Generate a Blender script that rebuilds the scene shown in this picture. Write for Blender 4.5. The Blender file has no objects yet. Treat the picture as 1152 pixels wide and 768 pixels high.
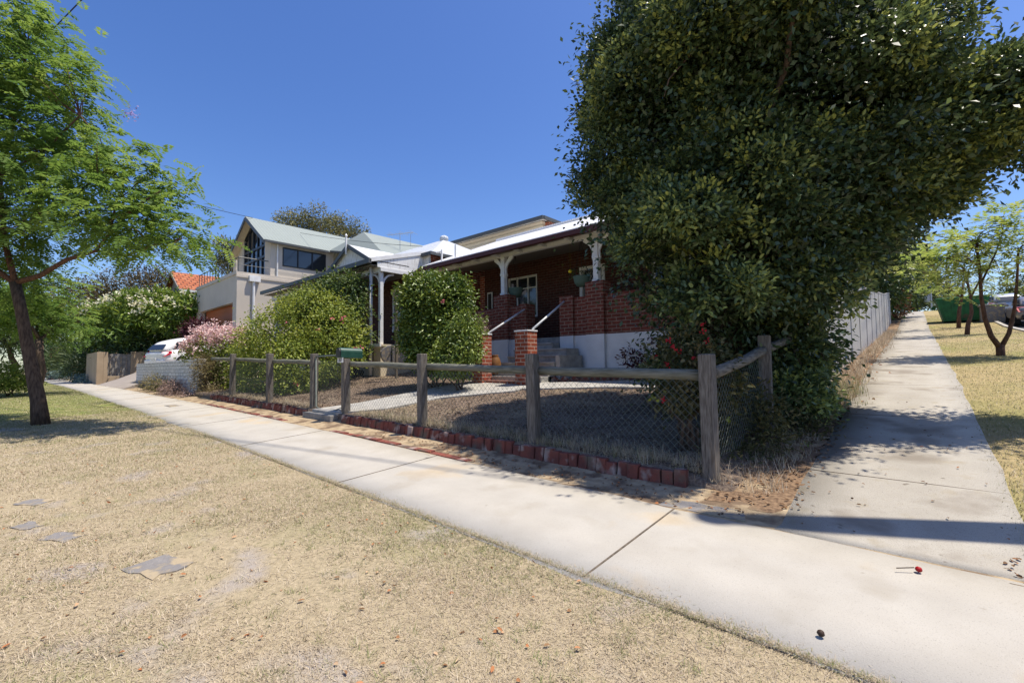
import bpy, math, random
import numpy as np
from mathutils import Vector, Matrix

random.seed(7)
rng = np.random.default_rng(11)
S = bpy.context.scene
COL = S.collection
R = math.radians

# ------------------------------------------------------------------ camera
EYE = np.array([0.0, 0.0, 1.15])
FPX, CXP, CYP = 512.0, 576.0, 384.0
_a, _p, _r = R(41.75), math.atan((410 - 384) / 512.0), R(0.7)
_fw = np.array([-math.sin(_a) * math.cos(_p), math.cos(_a) * math.cos(_p), math.sin(_p)])
_rt0 = np.array([math.cos(_a), math.sin(_a), 0.0])
_up0 = np.cross(_rt0, _fw)
_rt = _rt0 * math.cos(_r) - _up0 * math.sin(_r)
_up = _up0 * math.cos(_r) + _rt0 * math.sin(_r)
cam = bpy.data.cameras.new("camera")
cam.sensor_width = 36
cam.lens = 16.0
cam.clip_start = 0.05
cam.clip_end = 3000
co = bpy.data.objects.new("camera", cam)
COL.objects.link(co)
co.matrix_world = Matrix(((_rt[0], _up[0], -_fw[0], EYE[0]), (_rt[1], _up[1], -_fw[1], EYE[1]),
                          (_rt[2], _up[2], -_fw[2], EYE[2]), (0, 0, 0, 1)))
S.camera = co

def _ray(x, y):
    return _fw * FPX + _rt * (x - CXP) - _up * (y - CYP)
def at(x, y, depth):                      # a place in the world, from a survey of the photograph and its distance
    return EYE + _ray(x, y) * (depth / FPX)
def atY(x, y, Y):
    d = _ray(x, y)
    return EYE + d * ((Y - EYE[1]) / d[1])

# ------------------------------------------------------------------ world, sun, exposure
SUN_AZ = (0.78, 0.626)
SUN_EL = R(70)
W = bpy.data.worlds.new("World")
S.world = W
W.use_nodes = True
wn = W.node_tree
bg = wn.nodes["Background"]
sky = wn.nodes.new("ShaderNodeTexSky")
sky.sky_type = 'NISHITA'
sky.sun_disc = False
sky.sun_elevation = SUN_EL
sky.sun_rotation = math.atan2(SUN_AZ[0], SUN_AZ[1])
sky.air_density = 1.0
sky.dust_density = 0.8
sky.ozone_density = 3.0
hsv = wn.nodes.new("ShaderNodeHueSaturation")
hsv.inputs['Hue'].default_value = 0.513
hsv.inputs['Saturation'].default_value = 1.25
wn.links.new(sky.outputs[0], hsv.inputs['Color'])
wn.links.new(hsv.outputs[0], bg.inputs[0])
bg.inputs[1].default_value = 0.13
sl = bpy.data.lights.new("sun", 'SUN')
sl.energy = 4.8
sl.angle = R(0.53)
sl.color = (1.0, 0.925, 0.81)
so = bpy.data.objects.new("sun", sl)
COL.objects.link(so)
_sd = Vector((SUN_AZ[0] * math.cos(SUN_EL), SUN_AZ[1] * math.cos(SUN_EL), math.sin(SUN_EL)))
so.rotation_euler = (-_sd).to_track_quat('-Z', 'Y').to_euler()
so.location = (20, 6, 40)
S.view_settings.view_transform = 'Standard'
S.view_settings.look = 'None'
S.view_settings.gamma = 1
S.view_settings.use_curve_mapping = False
S.view_settings.exposure = 0.46
S.render.engine = 'CYCLES'
S.cycles.max_bounces = 6
S.cycles.transparent_max_bounces = 4
S.cycles.use_denoising = True

# ------------------------------------------------------------------ materials
def _mat(name):
    m = bpy.data.materials.new(name)
    m.use_nodes = True
    nt = m.node_tree
    return m, nt, nt.nodes["Principled BSDF"]

def rgb(c):
    return (c[0], c[1], c[2], 1.0)

def M(name, c1, c2=None, scale=8.0, rough=0.75, spec=0.25, stretch=(1, 1, 1), lo=0.35, hi=0.65,
      bump=0.0, bscale=60.0, bstretch=(1, 1, 1), metal=0.0, c3=None, s3=2.0, lo3=0.55, hi3=0.7, detail=6, speck=None):
    m, nt, b = _mat(name)
    N, L = nt.nodes, nt.links
    b.inputs['Roughness'].default_value = rough
    b.inputs['Specular IOR Level'].default_value = spec
    b.inputs['Metallic'].default_value = metal
    tc = N.new("ShaderNodeTexCoord")
    def noise(sc, st, det=detail):
        mp = N.new("ShaderNodeMapping"); mp.inputs['Scale'].default_value = st
        L.new(tc.outputs['Object'], mp.inputs[0])
        n = N.new("ShaderNodeTexNoise"); n.inputs['Scale'].default_value = sc; n.inputs['Detail'].default_value = det
        L.new(mp.outputs[0], n.inputs[0]); return n
    def ramp(n, lo, hi):
        r = N.new("ShaderNodeMapRange"); r.inputs[1].default_value = lo; r.inputs[2].default_value = hi
        L.new(n.outputs[0], r.inputs[0]); return r
    def mix(fac, a, c):
        x = N.new("ShaderNodeMix"); x.data_type = 'RGBA'; L.new(fac.outputs[0], x.inputs[0])
        if hasattr(a, 'is_output'): L.new(a, x.inputs[6])
        else: x.inputs[6].default_value = rgb(a)
        x.inputs[7].default_value = rgb(c); return x.outputs[2]
    col = c1
    if c2 is not None:
        col = mix(ramp(noise(scale, stretch), lo, hi), c1, c2)
    if c3 is not None:
        col = mix(ramp(noise(s3, stretch, 4), lo3, hi3), col, c3)
    for (sc_, scale_, l_, h_) in (speck or []):
        col = mix(ramp(noise(scale_, (1, 1, 1), 5), l_, h_), col, sc_)
    if hasattr(col, 'is_output'): L.new(col, b.inputs['Base Color'])
    else: b.inputs['Base Color'].default_value = rgb(col)
    if bump:
        bn = N.new("ShaderNodeBump"); bn.inputs['Strength'].default_value = bump; bn.inputs['Distance'].default_value = 0.01
        L.new(noise(bscale, bstretch, 4).outputs[0], bn.inputs['Height']); L.new(bn.outputs[0], b.inputs['Normal'])
    return m

def MBrick(name, c1, c2, mortar, bw=0.24, bh=0.086, ms=0.010, rough=0.85, bump=0.5, dirt=None):
    m, nt, b = _mat(name)
    N, L = nt.nodes, nt.links
    b.inputs['Roughness'].default_value = rough
    b.inputs['Specular IOR Level'].default_value = 0.2
    uv = N.new("ShaderNodeUVMap"); uv.uv_map = "uv"
    br = N.new("ShaderNodeTexBrick")
    br.inputs['Scale'].default_value = 1.0
    br.inputs['Brick Width'].default_value = bw
    br.inputs['Row Height'].default_value = bh
    br.inputs['Mortar Size'].default_value = ms
    br.inputs['Mortar Smooth'].default_value = 0.2
    br.inputs['Color1'].default_value = rgb(c1); br.inputs['Color2'].default_value = rgb(c2); br.inputs['Mortar'].default_value = rgb(mortar)
    L.new(uv.outputs[0], br.inputs['Vector'])
    n = N.new("ShaderNodeTexNoise"); n.inputs['Scale'].default_value = 9; n.inputs['Detail'].default_value = 6
    L.new(uv.outputs[0], n.inputs[0])
    hs = N.new("ShaderNodeHueSaturation")
    mr = N.new("ShaderNodeMapRange"); mr.inputs[1].default_value = 0.3; mr.inputs[2].default_value = 0.7; mr.inputs[3].default_value = 0.7; mr.inputs[4].default_value = 1.25
    L.new(n.outputs[0], mr.inputs[0]); L.new(mr.outputs[0], hs.inputs['Value']); L.new(br.outputs[0], hs.inputs['Color'])
    L.new(hs.outputs[0], b.inputs['Base Color'])
    bp = N.new("ShaderNodeBump"); bp.inputs['Strength'].default_value = bump; bp.inputs['Distance'].default_value = 0.008; bp.invert = True
    L.new(br.outputs['Fac'], bp.inputs['Height']); L.new(bp.outputs[0], b.inputs['Normal'])
    return m

def MSheet(name, c, pitch=0.076, rough=0.45, spec=0.4, depth=0.02, axis='u', c2=None):        # corrugated / ribbed metal sheet
    m, nt, b = _mat(name)
    N, L = nt.nodes, nt.links
    b.inputs['Roughness'].default_value = rough; b.inputs['Specular IOR Level'].default_value = spec
    uv = N.new("ShaderNodeUVMap"); uv.uv_map = "uv"
    sp = N.new("ShaderNodeSeparateXYZ"); L.new(uv.outputs[0], sp.inputs[0])
    mu = N.new("ShaderNodeMath"); mu.operation = 'MULTIPLY'; mu.inputs[1].default_value = 2 * math.pi / pitch
    L.new(sp.outputs[0 if axis == 'u' else 1], mu.inputs[0])
    si = N.new("ShaderNodeMath"); si.operation = 'SINE'; L.new(mu.outputs[0], si.inputs[0])
    bp = N.new("ShaderNodeBump"); bp.inputs['Strength'].default_value = 0.6; bp.inputs['Distance'].default_value = depth
    L.new(si.outputs[0], bp.inputs['Height']); L.new(bp.outputs[0], b.inputs['Normal'])
    n = N.new("ShaderNodeTexNoise"); n.inputs['Scale'].default_value = 0.8; n.inputs['Detail'].default_value = 5
    L.new(uv.outputs[0], n.inputs[0])
    x = N.new("ShaderNodeMix"); x.data_type = 'RGBA'; L.new(n.outputs[0], x.inputs[0])
    c2 = c2 or tuple(v * 0.82 for v in c)
    x.inputs[6].default_value = rgb(c); x.inputs[7].default_value = rgb(c2); L.new(x.outputs[2], b.inputs['Base Color'])
    return m

def MLeaf(name, stops, rough=0.45, spec=0.4, trans=0.3, tcol=None):
    m, nt, b = _mat(name)
    N, L = nt.nodes, nt.links
    at_ = N.new("ShaderNodeAttribute"); at_.attribute_name = "rnd"
    cr = N.new("ShaderNodeValToRGB")
    el = cr.color_ramp.elements
    while len(el) < len(stops): el.new(0.5)
    for e, (p, c) in zip(el, stops):
        e.position = p; e.color = rgb(c)
    L.new(at_.outputs['Fac'], cr.inputs[0]); L.new(cr.outputs[0], b.inputs['Base Color'])
    b.inputs['Roughness'].default_value = rough; b.inputs['Specular IOR Level'].default_value = spec
    if trans:
        t = N.new("ShaderNodeBsdfTranslucent")
        hs = N.new("ShaderNodeHueSaturation"); hs.inputs['Value'].default_value = 1.5; hs.inputs['Hue'].default_value = 0.485
        L.new(cr.outputs[0], hs.inputs['Color']); L.new(hs.outputs[0], t.inputs[0])
        ms = N.new("ShaderNodeMixShader"); ms.inputs[0].default_value = trans
        out = N["Material Output"] if "Material Output" in N else [n for n in N if n.type == 'OUTPUT_MATERIAL'][0]
        L.new(b.outputs[0], ms.inputs[1]); L.new(t.outputs[0], ms.inputs[2]); L.new(ms.outputs[0], out.inputs[0])
    return m

MT = {}
MT['lawn'] = M("dry_lawn", (0.42, 0.345, 0.225), (0.28, 0.23, 0.15), scale=40, lo=0.35, hi=0.7, rough=0.95, spec=0.05, bump=0.9, bscale=130, c3=(0.27, 0.25, 0.13), s3=0.9, lo3=0.55, hi3=0.78, speck=[((0.34, 0.30, 0.265), 1.6, .58, .68)])
MT['lawn_far'] = M("upper_lawn", (0.40, 0.315, 0.165), (0.29, 0.235, 0.12), scale=9, rough=0.95, spec=0.05, bump=0.8, bscale=90, c3=(0.19, 0.20, 0.06), s3=0.35, lo3=0.45, hi3=0.7)
MT['green_lawn'] = M("green_lawn", (0.15, 0.19, 0.05), (0.27, 0.25, 0.10), scale=2.5, rough=0.95, spec=0.05, bump=0.6, bscale=80)
MT['concrete'] = M("footpath_concrete", (0.44, 0.412, 0.362), (0.385, 0.357, 0.31), scale=3.0, lo=0.3, hi=0.7, rough=0.9, spec=0.15, bump=0.25, bscale=160, c3=(0.47, 0.37, 0.24), s3=1.1, lo3=0.60, hi3=0.74, detail=9, speck=[((0.27, 0.25, 0.22), 190, .58, .72), ((0.345, 0.31, 0.255), 2.2, .58, .78), ((0.26, 0.23, 0.185), 9, .71, .80)])
MT['concrete2'] = M("side_path_concrete", (0.41, 0.38, 0.325), (0.33, 0.302, 0.255), scale=2.2, lo=0.3, hi=0.75, rough=0.92, spec=0.12, bump=0.4, bscale=120, c3=(0.33, 0.29, 0.22), s3=5, lo3=0.58, hi3=0.74, detail=9, speck=[((0.20, 0.18, 0.15), 170, .56, .70), ((0.24, 0.21, 0.17), 1.7, .56, .7), ((0.17, 0.145, 0.115), 12, .67, .75)])
MT['edge_concrete'] = M("edge_concrete", (0.46, 0.435, 0.39), (0.36, 0.335, 0.295), scale=14, rough=0.9, bump=0.4, bscale=90)
MT['margin'] = M("worn_path_margin", (0.455, 0.428, 0.38), (0.39, 0.362, 0.315), scale=4, rough=0.9, bump=0.2, bscale=90)
MT['joint'] = M("joint_dirt", (0.16, 0.13, 0.10), (0.09, 0.075, 0.06), scale=30, rough=1, spec=0)
MT['sand'] = M("sandy_soil", (0.42, 0.33, 0.215), (0.30, 0.225, 0.14), scale=12, rough=1, spec=0.05, bump=0.6, bscale=70, c3=(0.17, 0.12, 0.08), s3=4, lo3=0.48, hi3=0.62)
MT['mulch'] = M("garden_mulch", (0.25, 0.19, 0.14), (0.11, 0.08, 0.062), scale=45, rough=1, spec=0.05, bump=1.0, bscale=55, c3=(0.27, 0.215, 0.14), s3=1.2, lo3=0.5, hi3=0.72)
MT['ground'] = M("ground_soil", (0.27, 0.215, 0.14), (0.17, 0.15, 0.09), scale=1.5, rough=1, spec=0.05)
MT['litter_soil'] = M("leaf_strewn_soil", (0.27, 0.18, 0.11), (0.13, 0.085, 0.055), scale=30, rough=1, spec=0.05, bump=0.9, bscale=60, c3=(0.36, 0.28, 0.18), s3=3)
MT['timber'] = M("weathered_timber", (0.21, 0.19, 0.165), (0.095, 0.082, 0.07), scale=14, stretch=(6, 6, 0.6), rough=0.9, spec=0.1, bump=0.7, bscale=30, bstretch=(5, 5, 0.3), c3=(0.30, 0.22, 0.14), s3=1.0, lo3=0.6, hi3=0.75)
MT['rail'] = M("weathered_rail", (0.22, 0.215, 0.175), (0.115, 0.115, 0.085), scale=12, stretch=(0.5, 6, 6), rough=0.9, spec=0.1, bump=0.7, bscale=30, bstretch=(0.3, 5, 5))
MT['railY'] = M("weathered_side_rail", (0.22, 0.205, 0.175), (0.10, 0.092, 0.078), scale=12, stretch=(6, 0.5, 6), rough=0.9, spec=0.1, bump=0.7, bscale=30, bstretch=(5, 0.3, 5))
MT['wire'] = M("green_wire", (0.10, 0.125, 0.11), rough=0.5, spec=0.5)
MT['edging'] = M("edging_brick", (0.235, 0.072, 0.05), (0.135, 0.05, 0.04), scale=6, rough=0.9, bump=0.8, bscale=45, c3=(0.36, 0.27, 0.23), s3=5.5, lo3=0.54, hi3=0.66, speck=[((0.13, 0.10, 0.075), 4, .52, .66)])
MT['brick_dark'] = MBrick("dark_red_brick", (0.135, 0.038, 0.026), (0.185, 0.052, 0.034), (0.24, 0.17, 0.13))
MT['brick_shaded'] = MBrick("brick_darkened_for_shade", (0.075, 0.026, 0.019), (0.10, 0.034, 0.024), (0.12, 0.085, 0.07))  # darker copy of the dark red brick, verandah shade put into its colour
MT['brick_red'] = MBrick("red_brick", (0.25, 0.058, 0.032), (0.33, 0.083, 0.043), (0.44, 0.33, 0.26))
MT['brick_white'] = MBrick("white_painted_brick", (0.62, 0.60, 0.58), (0.68, 0.66, 0.63), (0.40, 0.39, 0.38), bw=0.48, bh=0.125, ms=0.012, bump=0.8)
MT['brick_orange'] = MBrick("orange_brick", (0.40, 0.13, 0.05), (0.46, 0.16, 0.065), (0.42, 0.24, 0.14))
MT['white_render'] = M("white_painted_render", (0.70, 0.70, 0.70), (0.62, 0.62, 0.62), scale=3, rough=0.8, spec=0.2, bump=0.3, bscale=30)
MT['white'] = M("white_paint", (0.78, 0.78, 0.76), (0.68, 0.67, 0.65), scale=6, rough=0.5, spec=0.35)
MT['white_board'] = M("flaking_white_boards", (0.74, 0.74, 0.72), (0.50, 0.48, 0.45), scale=18, stretch=(1, 1, 0.25), lo=0.5, hi=0.75, rough=0.8)
MT['cream'] = M("cream_render", (0.68, 0.58, 0.41), (0.60, 0.50, 0.35), scale=5, rough=0.85, bump=0.4, bscale=35)
MT['grey_render'] = M("pale_grey_render", (0.57, 0.51, 0.43), (0.52, 0.465, 0.39), scale=1.2, rough=0.85)
MT['cladding'] = MSheet("pale_cladding_boards", (0.58, 0.525, 0.445), pitch=0.5, rough=0.75, spec=0.2, depth=0.01, axis='v')
MT['weatherboard'] = MSheet("cream_weatherboards", (0.72, 0.62, 0.46), pitch=0.18, rough=0.75, spec=0.2, depth=0.03, axis='v')
MT['tan_render'] = M("tan_render", (0.42, 0.32, 0.215), (0.36, 0.27, 0.18), scale=2, rough=0.9, bump=0.2, bscale=40)
MT['roof_white'] = MSheet("white_corrugated_steel", (0.80, 0.80, 0.80), rough=0.4)
MT['roof_zinc'] = MSheet("pale_zinc_steel", (0.62, 0.65, 0.68), rough=0.42)
MT['roof_green'] = MSheet("grey_green_steel", (0.28, 0.315, 0.285), rough=0.55, pitch=0.2)
MT['gutter_dark'] = M("dark_gutter_paint", (0.075, 0.08, 0.08), rough=0.5, spec=0.4)
MT['maroon'] = M("maroon_gutter_paint", (0.085, 0.022, 0.018), rough=0.5, spec=0.35)
MT['soffit'] = M("soffit_boards", (0.22, 0.20, 0.18), rough=0.8)
MT['glass'] = M("window_glass", (0.02, 0.026, 0.034), rough=0.06, spec=0.9)
MT['curtain'] = M("pale_curtain", (0.42, 0.45, 0.44), (0.33, 0.36, 0.36), scale=10, stretch=(8, 8, 0.3), rough=0.9)
MT['blackframe'] = M("black_window_frame", (0.018, 0.02, 0.024), rough=0.4, spec=0.4)
MT['black'] = M("black_plastic", (0.015, 0.015, 0.016), rough=0.5, spec=0.4)
MT['greendark'] = M("dark_green_plastic", (0.02, 0.06, 0.045), rough=0.5, spec=0.4)
MT['letter_green'] = M("green_enamel", (0.012, 0.055, 0.038), (0.02, 0.075, 0.052), scale=10, rough=0.38, spec=0.5)
MT['basket_green'] = M("green_basket", (0.10, 0.16, 0.13), rough=0.7)
MT['terracotta'] = M("terracotta", (0.42, 0.15, 0.06), (0.48, 0.20, 0.09), scale=9, rough=0.8)
MT['ochre'] = M("ochre_glaze", (0.22, 0.11, 0.04), (0.16, 0.075, 0.03), scale=9, rough=0.4)
MT['claypot'] = M("grey_pot", (0.42, 0.33, 0.28), rough=0.8)
MT['door_orange'] = MSheet("rust_orange_panel_door", (0.42, 0.12, 0.045), pitch=0.55, rough=0.6, depth=0.02, axis='v')
MT['step'] = M("step_concrete", (0.42, 0.40, 0.36), (0.28, 0.27, 0.25), scale=6, rough=0.9, bump=0.3, bscale=60)
MT['stepdark'] = M("old_concrete", (0.30, 0.285, 0.26), (0.19, 0.18, 0.165), scale=6, rough=0.9, bump=0.4, bscale=60)
MT['slab_grey'] = M("cover_slab", (0.23, 0.215, 0.205), (0.15, 0.142, 0.138), scale=9, rough=0.9, bump=0.6, bscale=50, c3=(0.36, 0.29, 0.19), s3=9, lo3=0.48, hi3=0.6)
MT['fence_sheet'] = MSheet("pale_grey_fence_sheet", (0.50, 0.485, 0.465), pitch=0.19, rough=0.6, depth=0.05, axis='u')
MT['bark'] = M("brown_bark", (0.135, 0.095, 0.07), (0.06, 0.042, 0.032), scale=10, stretch=(3, 3, 0.7), rough=0.95, spec=0.1, bump=0.9, bscale=22, bstretch=(3, 3, 0.6))
MT['bark_red'] = M("reddish_bark", (0.16, 0.09, 0.06), (0.07, 0.042, 0.032), scale=10, stretch=(3, 3, 0.7), rough=0.95, spec=0.1, bump=0.7, bscale=22, bstretch=(3, 3, 0.6))
MT['bark_pale'] = M("pale_bark", (0.26, 0.21, 0.16), (0.14, 0.11, 0.085), scale=6, stretch=(3, 3, 0.7), rough=0.95, spec=0.1)
MT['pole_wood'] = M("grey_pole_timber", (0.20, 0.17, 0.13), (0.11, 0.09, 0.07), scale=5, stretch=(6, 6, 0.3), rough=0.95)
MT['car_white'] = M("white_car_paint", (0.78, 0.78, 0.78), rough=0.2, spec=0.5)
MT['car_bronze'] = M("grey_car_paint", (0.22, 0.205, 0.20), rough=0.28, spec=0.5, metal=0.3)
MT['car_silver'] = M("silver_car_paint", (0.50, 0.52, 0.55), rough=0.28, spec=0.5, metal=0.3)
MT['tail_red'] = M("red_lamp_plastic", (0.42, 0.012, 0.02), rough=0.2, spec=0.5)
MT['tyre'] = M("tyre_rubber", (0.02, 0.02, 0.02), rough=0.85)
MT['rim'] = M("alloy_rim", (0.5, 0.5, 0.5), rough=0.35, metal=0.7)
MT['skip'] = M("skip_green_steel", (0.028, 0.15, 0.05), (0.02, 0.09, 0.035), scale=4, rough=0.6, c3=(0.12, 0.08, 0.05), s3=3, lo3=0.62, hi3=0.75)
MT['steel'] = M("galvanised_steel", (0.42, 0.43, 0.44), rough=0.45, metal=0.5)
MT['cable'] = M("black_cable", (0.015, 0.015, 0.017), rough=0.6)
MT['asphalt'] = M("asphalt", (0.055, 0.054, 0.052), (0.075, 0.073, 0.07), scale=20, rough=0.9, bump=0.4, bscale=120)
MT['paver'] = M("grey_driveway", (0.33, 0.29, 0.25), (0.27, 0.23, 0.2), scale=3, rough=0.9)
MT['ink'] = M("black_ink", (0.015, 0.015, 0.018), rough=0.6)
MT['yellow'] = M("yellow_plastic", (0.7, 0.55, 0.03), rough=0.5)
MT['red_fruit'] = M("red_blossom", (0.42, 0.015, 0.015), (0.25, 0.01, 0.012), scale=30, rough=0.5)
MT['pod'] = M("dark_pod", (0.05, 0.03, 0.02), rough=0.6)

def MTile():
    m = MBrick("terracotta_roof_tiles", (0.36, 0.11, 0.05), (0.44, 0.17, 0.085), (0.14, 0.05, 0.03), bw=0.36, bh=0.34, ms=0.035, bump=0.8)
    return m
MT['tile'] = MTile()

LEAF = {
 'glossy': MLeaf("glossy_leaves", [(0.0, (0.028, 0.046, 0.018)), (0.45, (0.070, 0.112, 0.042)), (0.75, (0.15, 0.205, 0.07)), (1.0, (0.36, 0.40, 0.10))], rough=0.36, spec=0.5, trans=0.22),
 'feather': MLeaf("feathery_leaves", [(0.0, (0.055, 0.115, 0.022)), (0.5, (0.108, 0.19, 0.034)), (1.0, (0.20, 0.285, 0.055))], rough=0.55, spec=0.2, trans=0.5),
 'feather_dry': MLeaf("pale_feathery_leaves", [(0.0, (0.11, 0.175, 0.035)), (0.5, (0.19, 0.255, 0.055)), (1.0, (0.31, 0.34, 0.085))], rough=0.55, spec=0.2, trans=0.55),
 'hibiscus': MLeaf("hibiscus_leaves", [(0.0, (0.09, 0.14, 0.02)), (0.5, (0.175, 0.235, 0.032)), (1.0, (0.31, 0.345, 0.055))], rough=0.48, spec=0.35, trans=0.3),
 'deep': MLeaf("deep_green_leaves", [(0.0, (0.022, 0.048, 0.013)), (0.6, (0.055, 0.10, 0.024)), (1.0, (0.14, 0.19, 0.035))], rough=0.45, spec=0.45, trans=0.2),
 'camellia': MLeaf("camellia_leaves", [(0.0, (0.035, 0.07, 0.014)), (0.55, (0.10, 0.16, 0.026)), (1.0, (0.23, 0.29, 0.05))], rough=0.36, spec=0.45, trans=0.15),
 'frangi': MLeaf("frangipani_leaves", [(0.0, (0.05, 0.095, 0.015)), (0.5, (0.11, 0.18, 0.026)), (1.0, (0.22, 0.29, 0.045))], rough=0.4, spec=0.4, trans=0.3),
 'euc': MLeaf("eucalypt_leaves", [(0.0, (0.06, 0.075, 0.028)), (0.5, (0.14, 0.15, 0.055)), (1.0, (0.27, 0.25, 0.10))], rough=0.5, spec=0.3, trans=0.2),
 'dusk': MLeaf("dark_pine_foliage", [(0.0, (0.036, 0.036, 0.016)), (0.5, (0.085, 0.07, 0.032)), (1.0, (0.15, 0.115, 0.05))], rough=0.7, spec=0.2, trans=0.15),
 'far': MLeaf("far_leaves", [(0.0, (0.025, 0.045, 0.018)), (0.5, (0.05, 0.08, 0.025)), (1.0, (0.11, 0.14, 0.035))], rough=0.55, spec=0.3, trans=0.2),
 'purple': MLeaf("purple_leaves", [(0.0, (0.035, 0.008, 0.014)), (1.0, (0.10, 0.022, 0.03))], rough=0.5, spec=0.3, trans=0.2),
 'dry': MLeaf("dry_twiggy_leaves", [(0.0, (0.10, 0.075, 0.04)), (0.5, (0.17, 0.14, 0.065)), (1.0, (0.27, 0.225, 0.11))], rough=0.8, spec=0.1, trans=0.2),
 'drygreen': MLeaf("tired_green_leaves", [(0.0, (0.05, 0.06, 0.02)), (0.5, (0.11, 0.105, 0.04)), (1.0, (0.21, 0.17, 0.075))], rough=0.7, spec=0.2, trans=0.2),
 'blue': MLeaf("blue_grey_leaves", [(0.0, (0.10, 0.16, 0.14)), (1.0, (0.22, 0.30, 0.27))], rough=0.6, spec=0.2, trans=0.1),
 'lime': MLeaf("lime_leaves", [(0.0, (0.12, 0.15, 0.02)), (1.0, (0.28, 0.30, 0.04))], rough=0.5, spec=0.3, trans=0.3),
 'pinkdry': MLeaf("pink_dry_leaves", [(0.0, (0.18, 0.12, 0.10)), (1.0, (0.38, 0.27, 0.23))], rough=0.8, spec=0.1, trans=0.1),
 'grass': MLeaf("dry_grass_blades", [(0.0, (0.29, 0.235, 0.165)), (0.35, (0.49, 0.405, 0.285)), (0.62, (0.59, 0.51, 0.385)), (0.8, (0.31, 0.285, 0.145)), (1.0, (0.175, 0.205, 0.075))], rough=0.8, spec=0.12, trans=0.15),
 'litter': MLeaf("fallen_leaves", [(0.0, (0.10, 0.06, 0.035)), (0.45, (0.26, 0.15, 0.075)), (0.8, (0.42, 0.17, 0.07)), (1.0, (0.50, 0.38, 0.24))], rough=0.8, spec=0.15, trans=0.1),
 'chips': MLeaf("mulch_chips", [(0.0, (0.05, 0.034, 0.026)), (0.5, (0.14, 0.10, 0.075)), (1.0, (0.36, 0.29, 0.22))], rough=0.95, spec=0.05, trans=0),
 'red': MLeaf("red_petals", [(0.0, (0.36, 0.012, 0.015)), (1.0, (0.55, 0.03, 0.03))], rough=0.6, spec=0.2, trans=0.3),
 'pink': MLeaf("pink_petals", [(0.0, (0.62, 0.13, 0.17)), (1.0, (0.75, 0.25, 0.25))], rough=0.6, spec=0.2, trans=0.3),
 'palepink': MLeaf("pale_pink_petals", [(0.0, (0.50, 0.31, 0.29)), (0.5, (0.72, 0.52, 0.49)), (1.0, (0.84, 0.72, 0.69))], rough=0.7, spec=0.15, trans=0.25),
 'ivory': MLeaf("ivory_petals", [(0.0, (0.72, 0.66, 0.42)), (1.0, (0.85, 0.82, 0.66))], rough=0.6, spec=0.2, trans=0.25),
 'lilac': MLeaf("lilac_petals", [(0.0, (0.30, 0.24, 0.52)), (1.0, (0.42, 0.36, 0.62))], rough=0.6, spec=0.2, trans=0.3),
}

# ------------------------------------------------------------------ scene-building helpers
WLOC = {}
def tag(o, label=None, cat=None, group=None, kind=None):
    if label: o['label'] = label
    if cat: o['category'] = cat
    if group: o['group'] = group
    if kind: o['kind'] = kind
    return o

def thing(name, loc, label, cat, group=None, rz=0.0):
    o = bpy.data.objects.new(name, None)
    COL.objects.link(o)
    o.empty_display_size = 0.2
    o.location = loc
    o.rotation_euler = (0, 0, rz)
    WLOC[o.name] = np.array(loc, float)
    return tag(o, label, cat, group)

def link_mesh(name, me, mats, parent=None, local=False, origin=None):
    """verts in me are world coordinates unless local; the object gets its own origin at its base when it stands alone"""
    n = len(me.vertices)
    v = np.empty(n * 3, np.float32); me.vertices.foreach_get('co', v); v = v.reshape(-1, 3)
    if parent is not None:
        off = np.zeros(3) if local else WLOC[parent.name]
        loc = np.zeros(3)
    else:
        off = np.array([v[:, 0].mean(), v[:, 1].mean(), v[:, 2].min()]) if origin is None else np.array(origin, float)
        loc = off
    if np.any(off != 0):
        me.vertices.foreach_set('co', (v - off).astype(np.float32).ravel())
    for m in (mats if isinstance(mats, (list, tuple)) else [mats]):
        me.materials.append(m)
    o = bpy.data.objects.new(name, me)
    COL.objects.link(o)
    o.location = loc
    if parent is not None:
        o.parent = parent
        WLOC[o.name] = WLOC[parent.name] if not local else np.zeros(3)
    else:
        WLOC[o.name] = loc
    me.update()
    return o

def arr_mesh(name, V, F, rnd=None):
    V = np.asarray(V, np.float32); F = np.asarray(F, np.int32)
    me = bpy.data.meshes.new(name)
    me.vertices.add(len(V)); me.vertices.foreach_set('co', V.ravel())
    k = F.shape[1]
    me.loops.add(F.size); me.loops.foreach_set('vertex_index', F.ravel())
    me.polygons.add(len(F)); me.polygons.foreach_set('loop_start', np.arange(0, F.size, k, dtype=np.int32))
    if rnd is not None:
        a = me.attributes.new('rnd', 'FLOAT', 'POINT'); a.data.foreach_set('value', np.asarray(rnd, np.float32))
    me.update(calc_edges=True)
    return me

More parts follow.
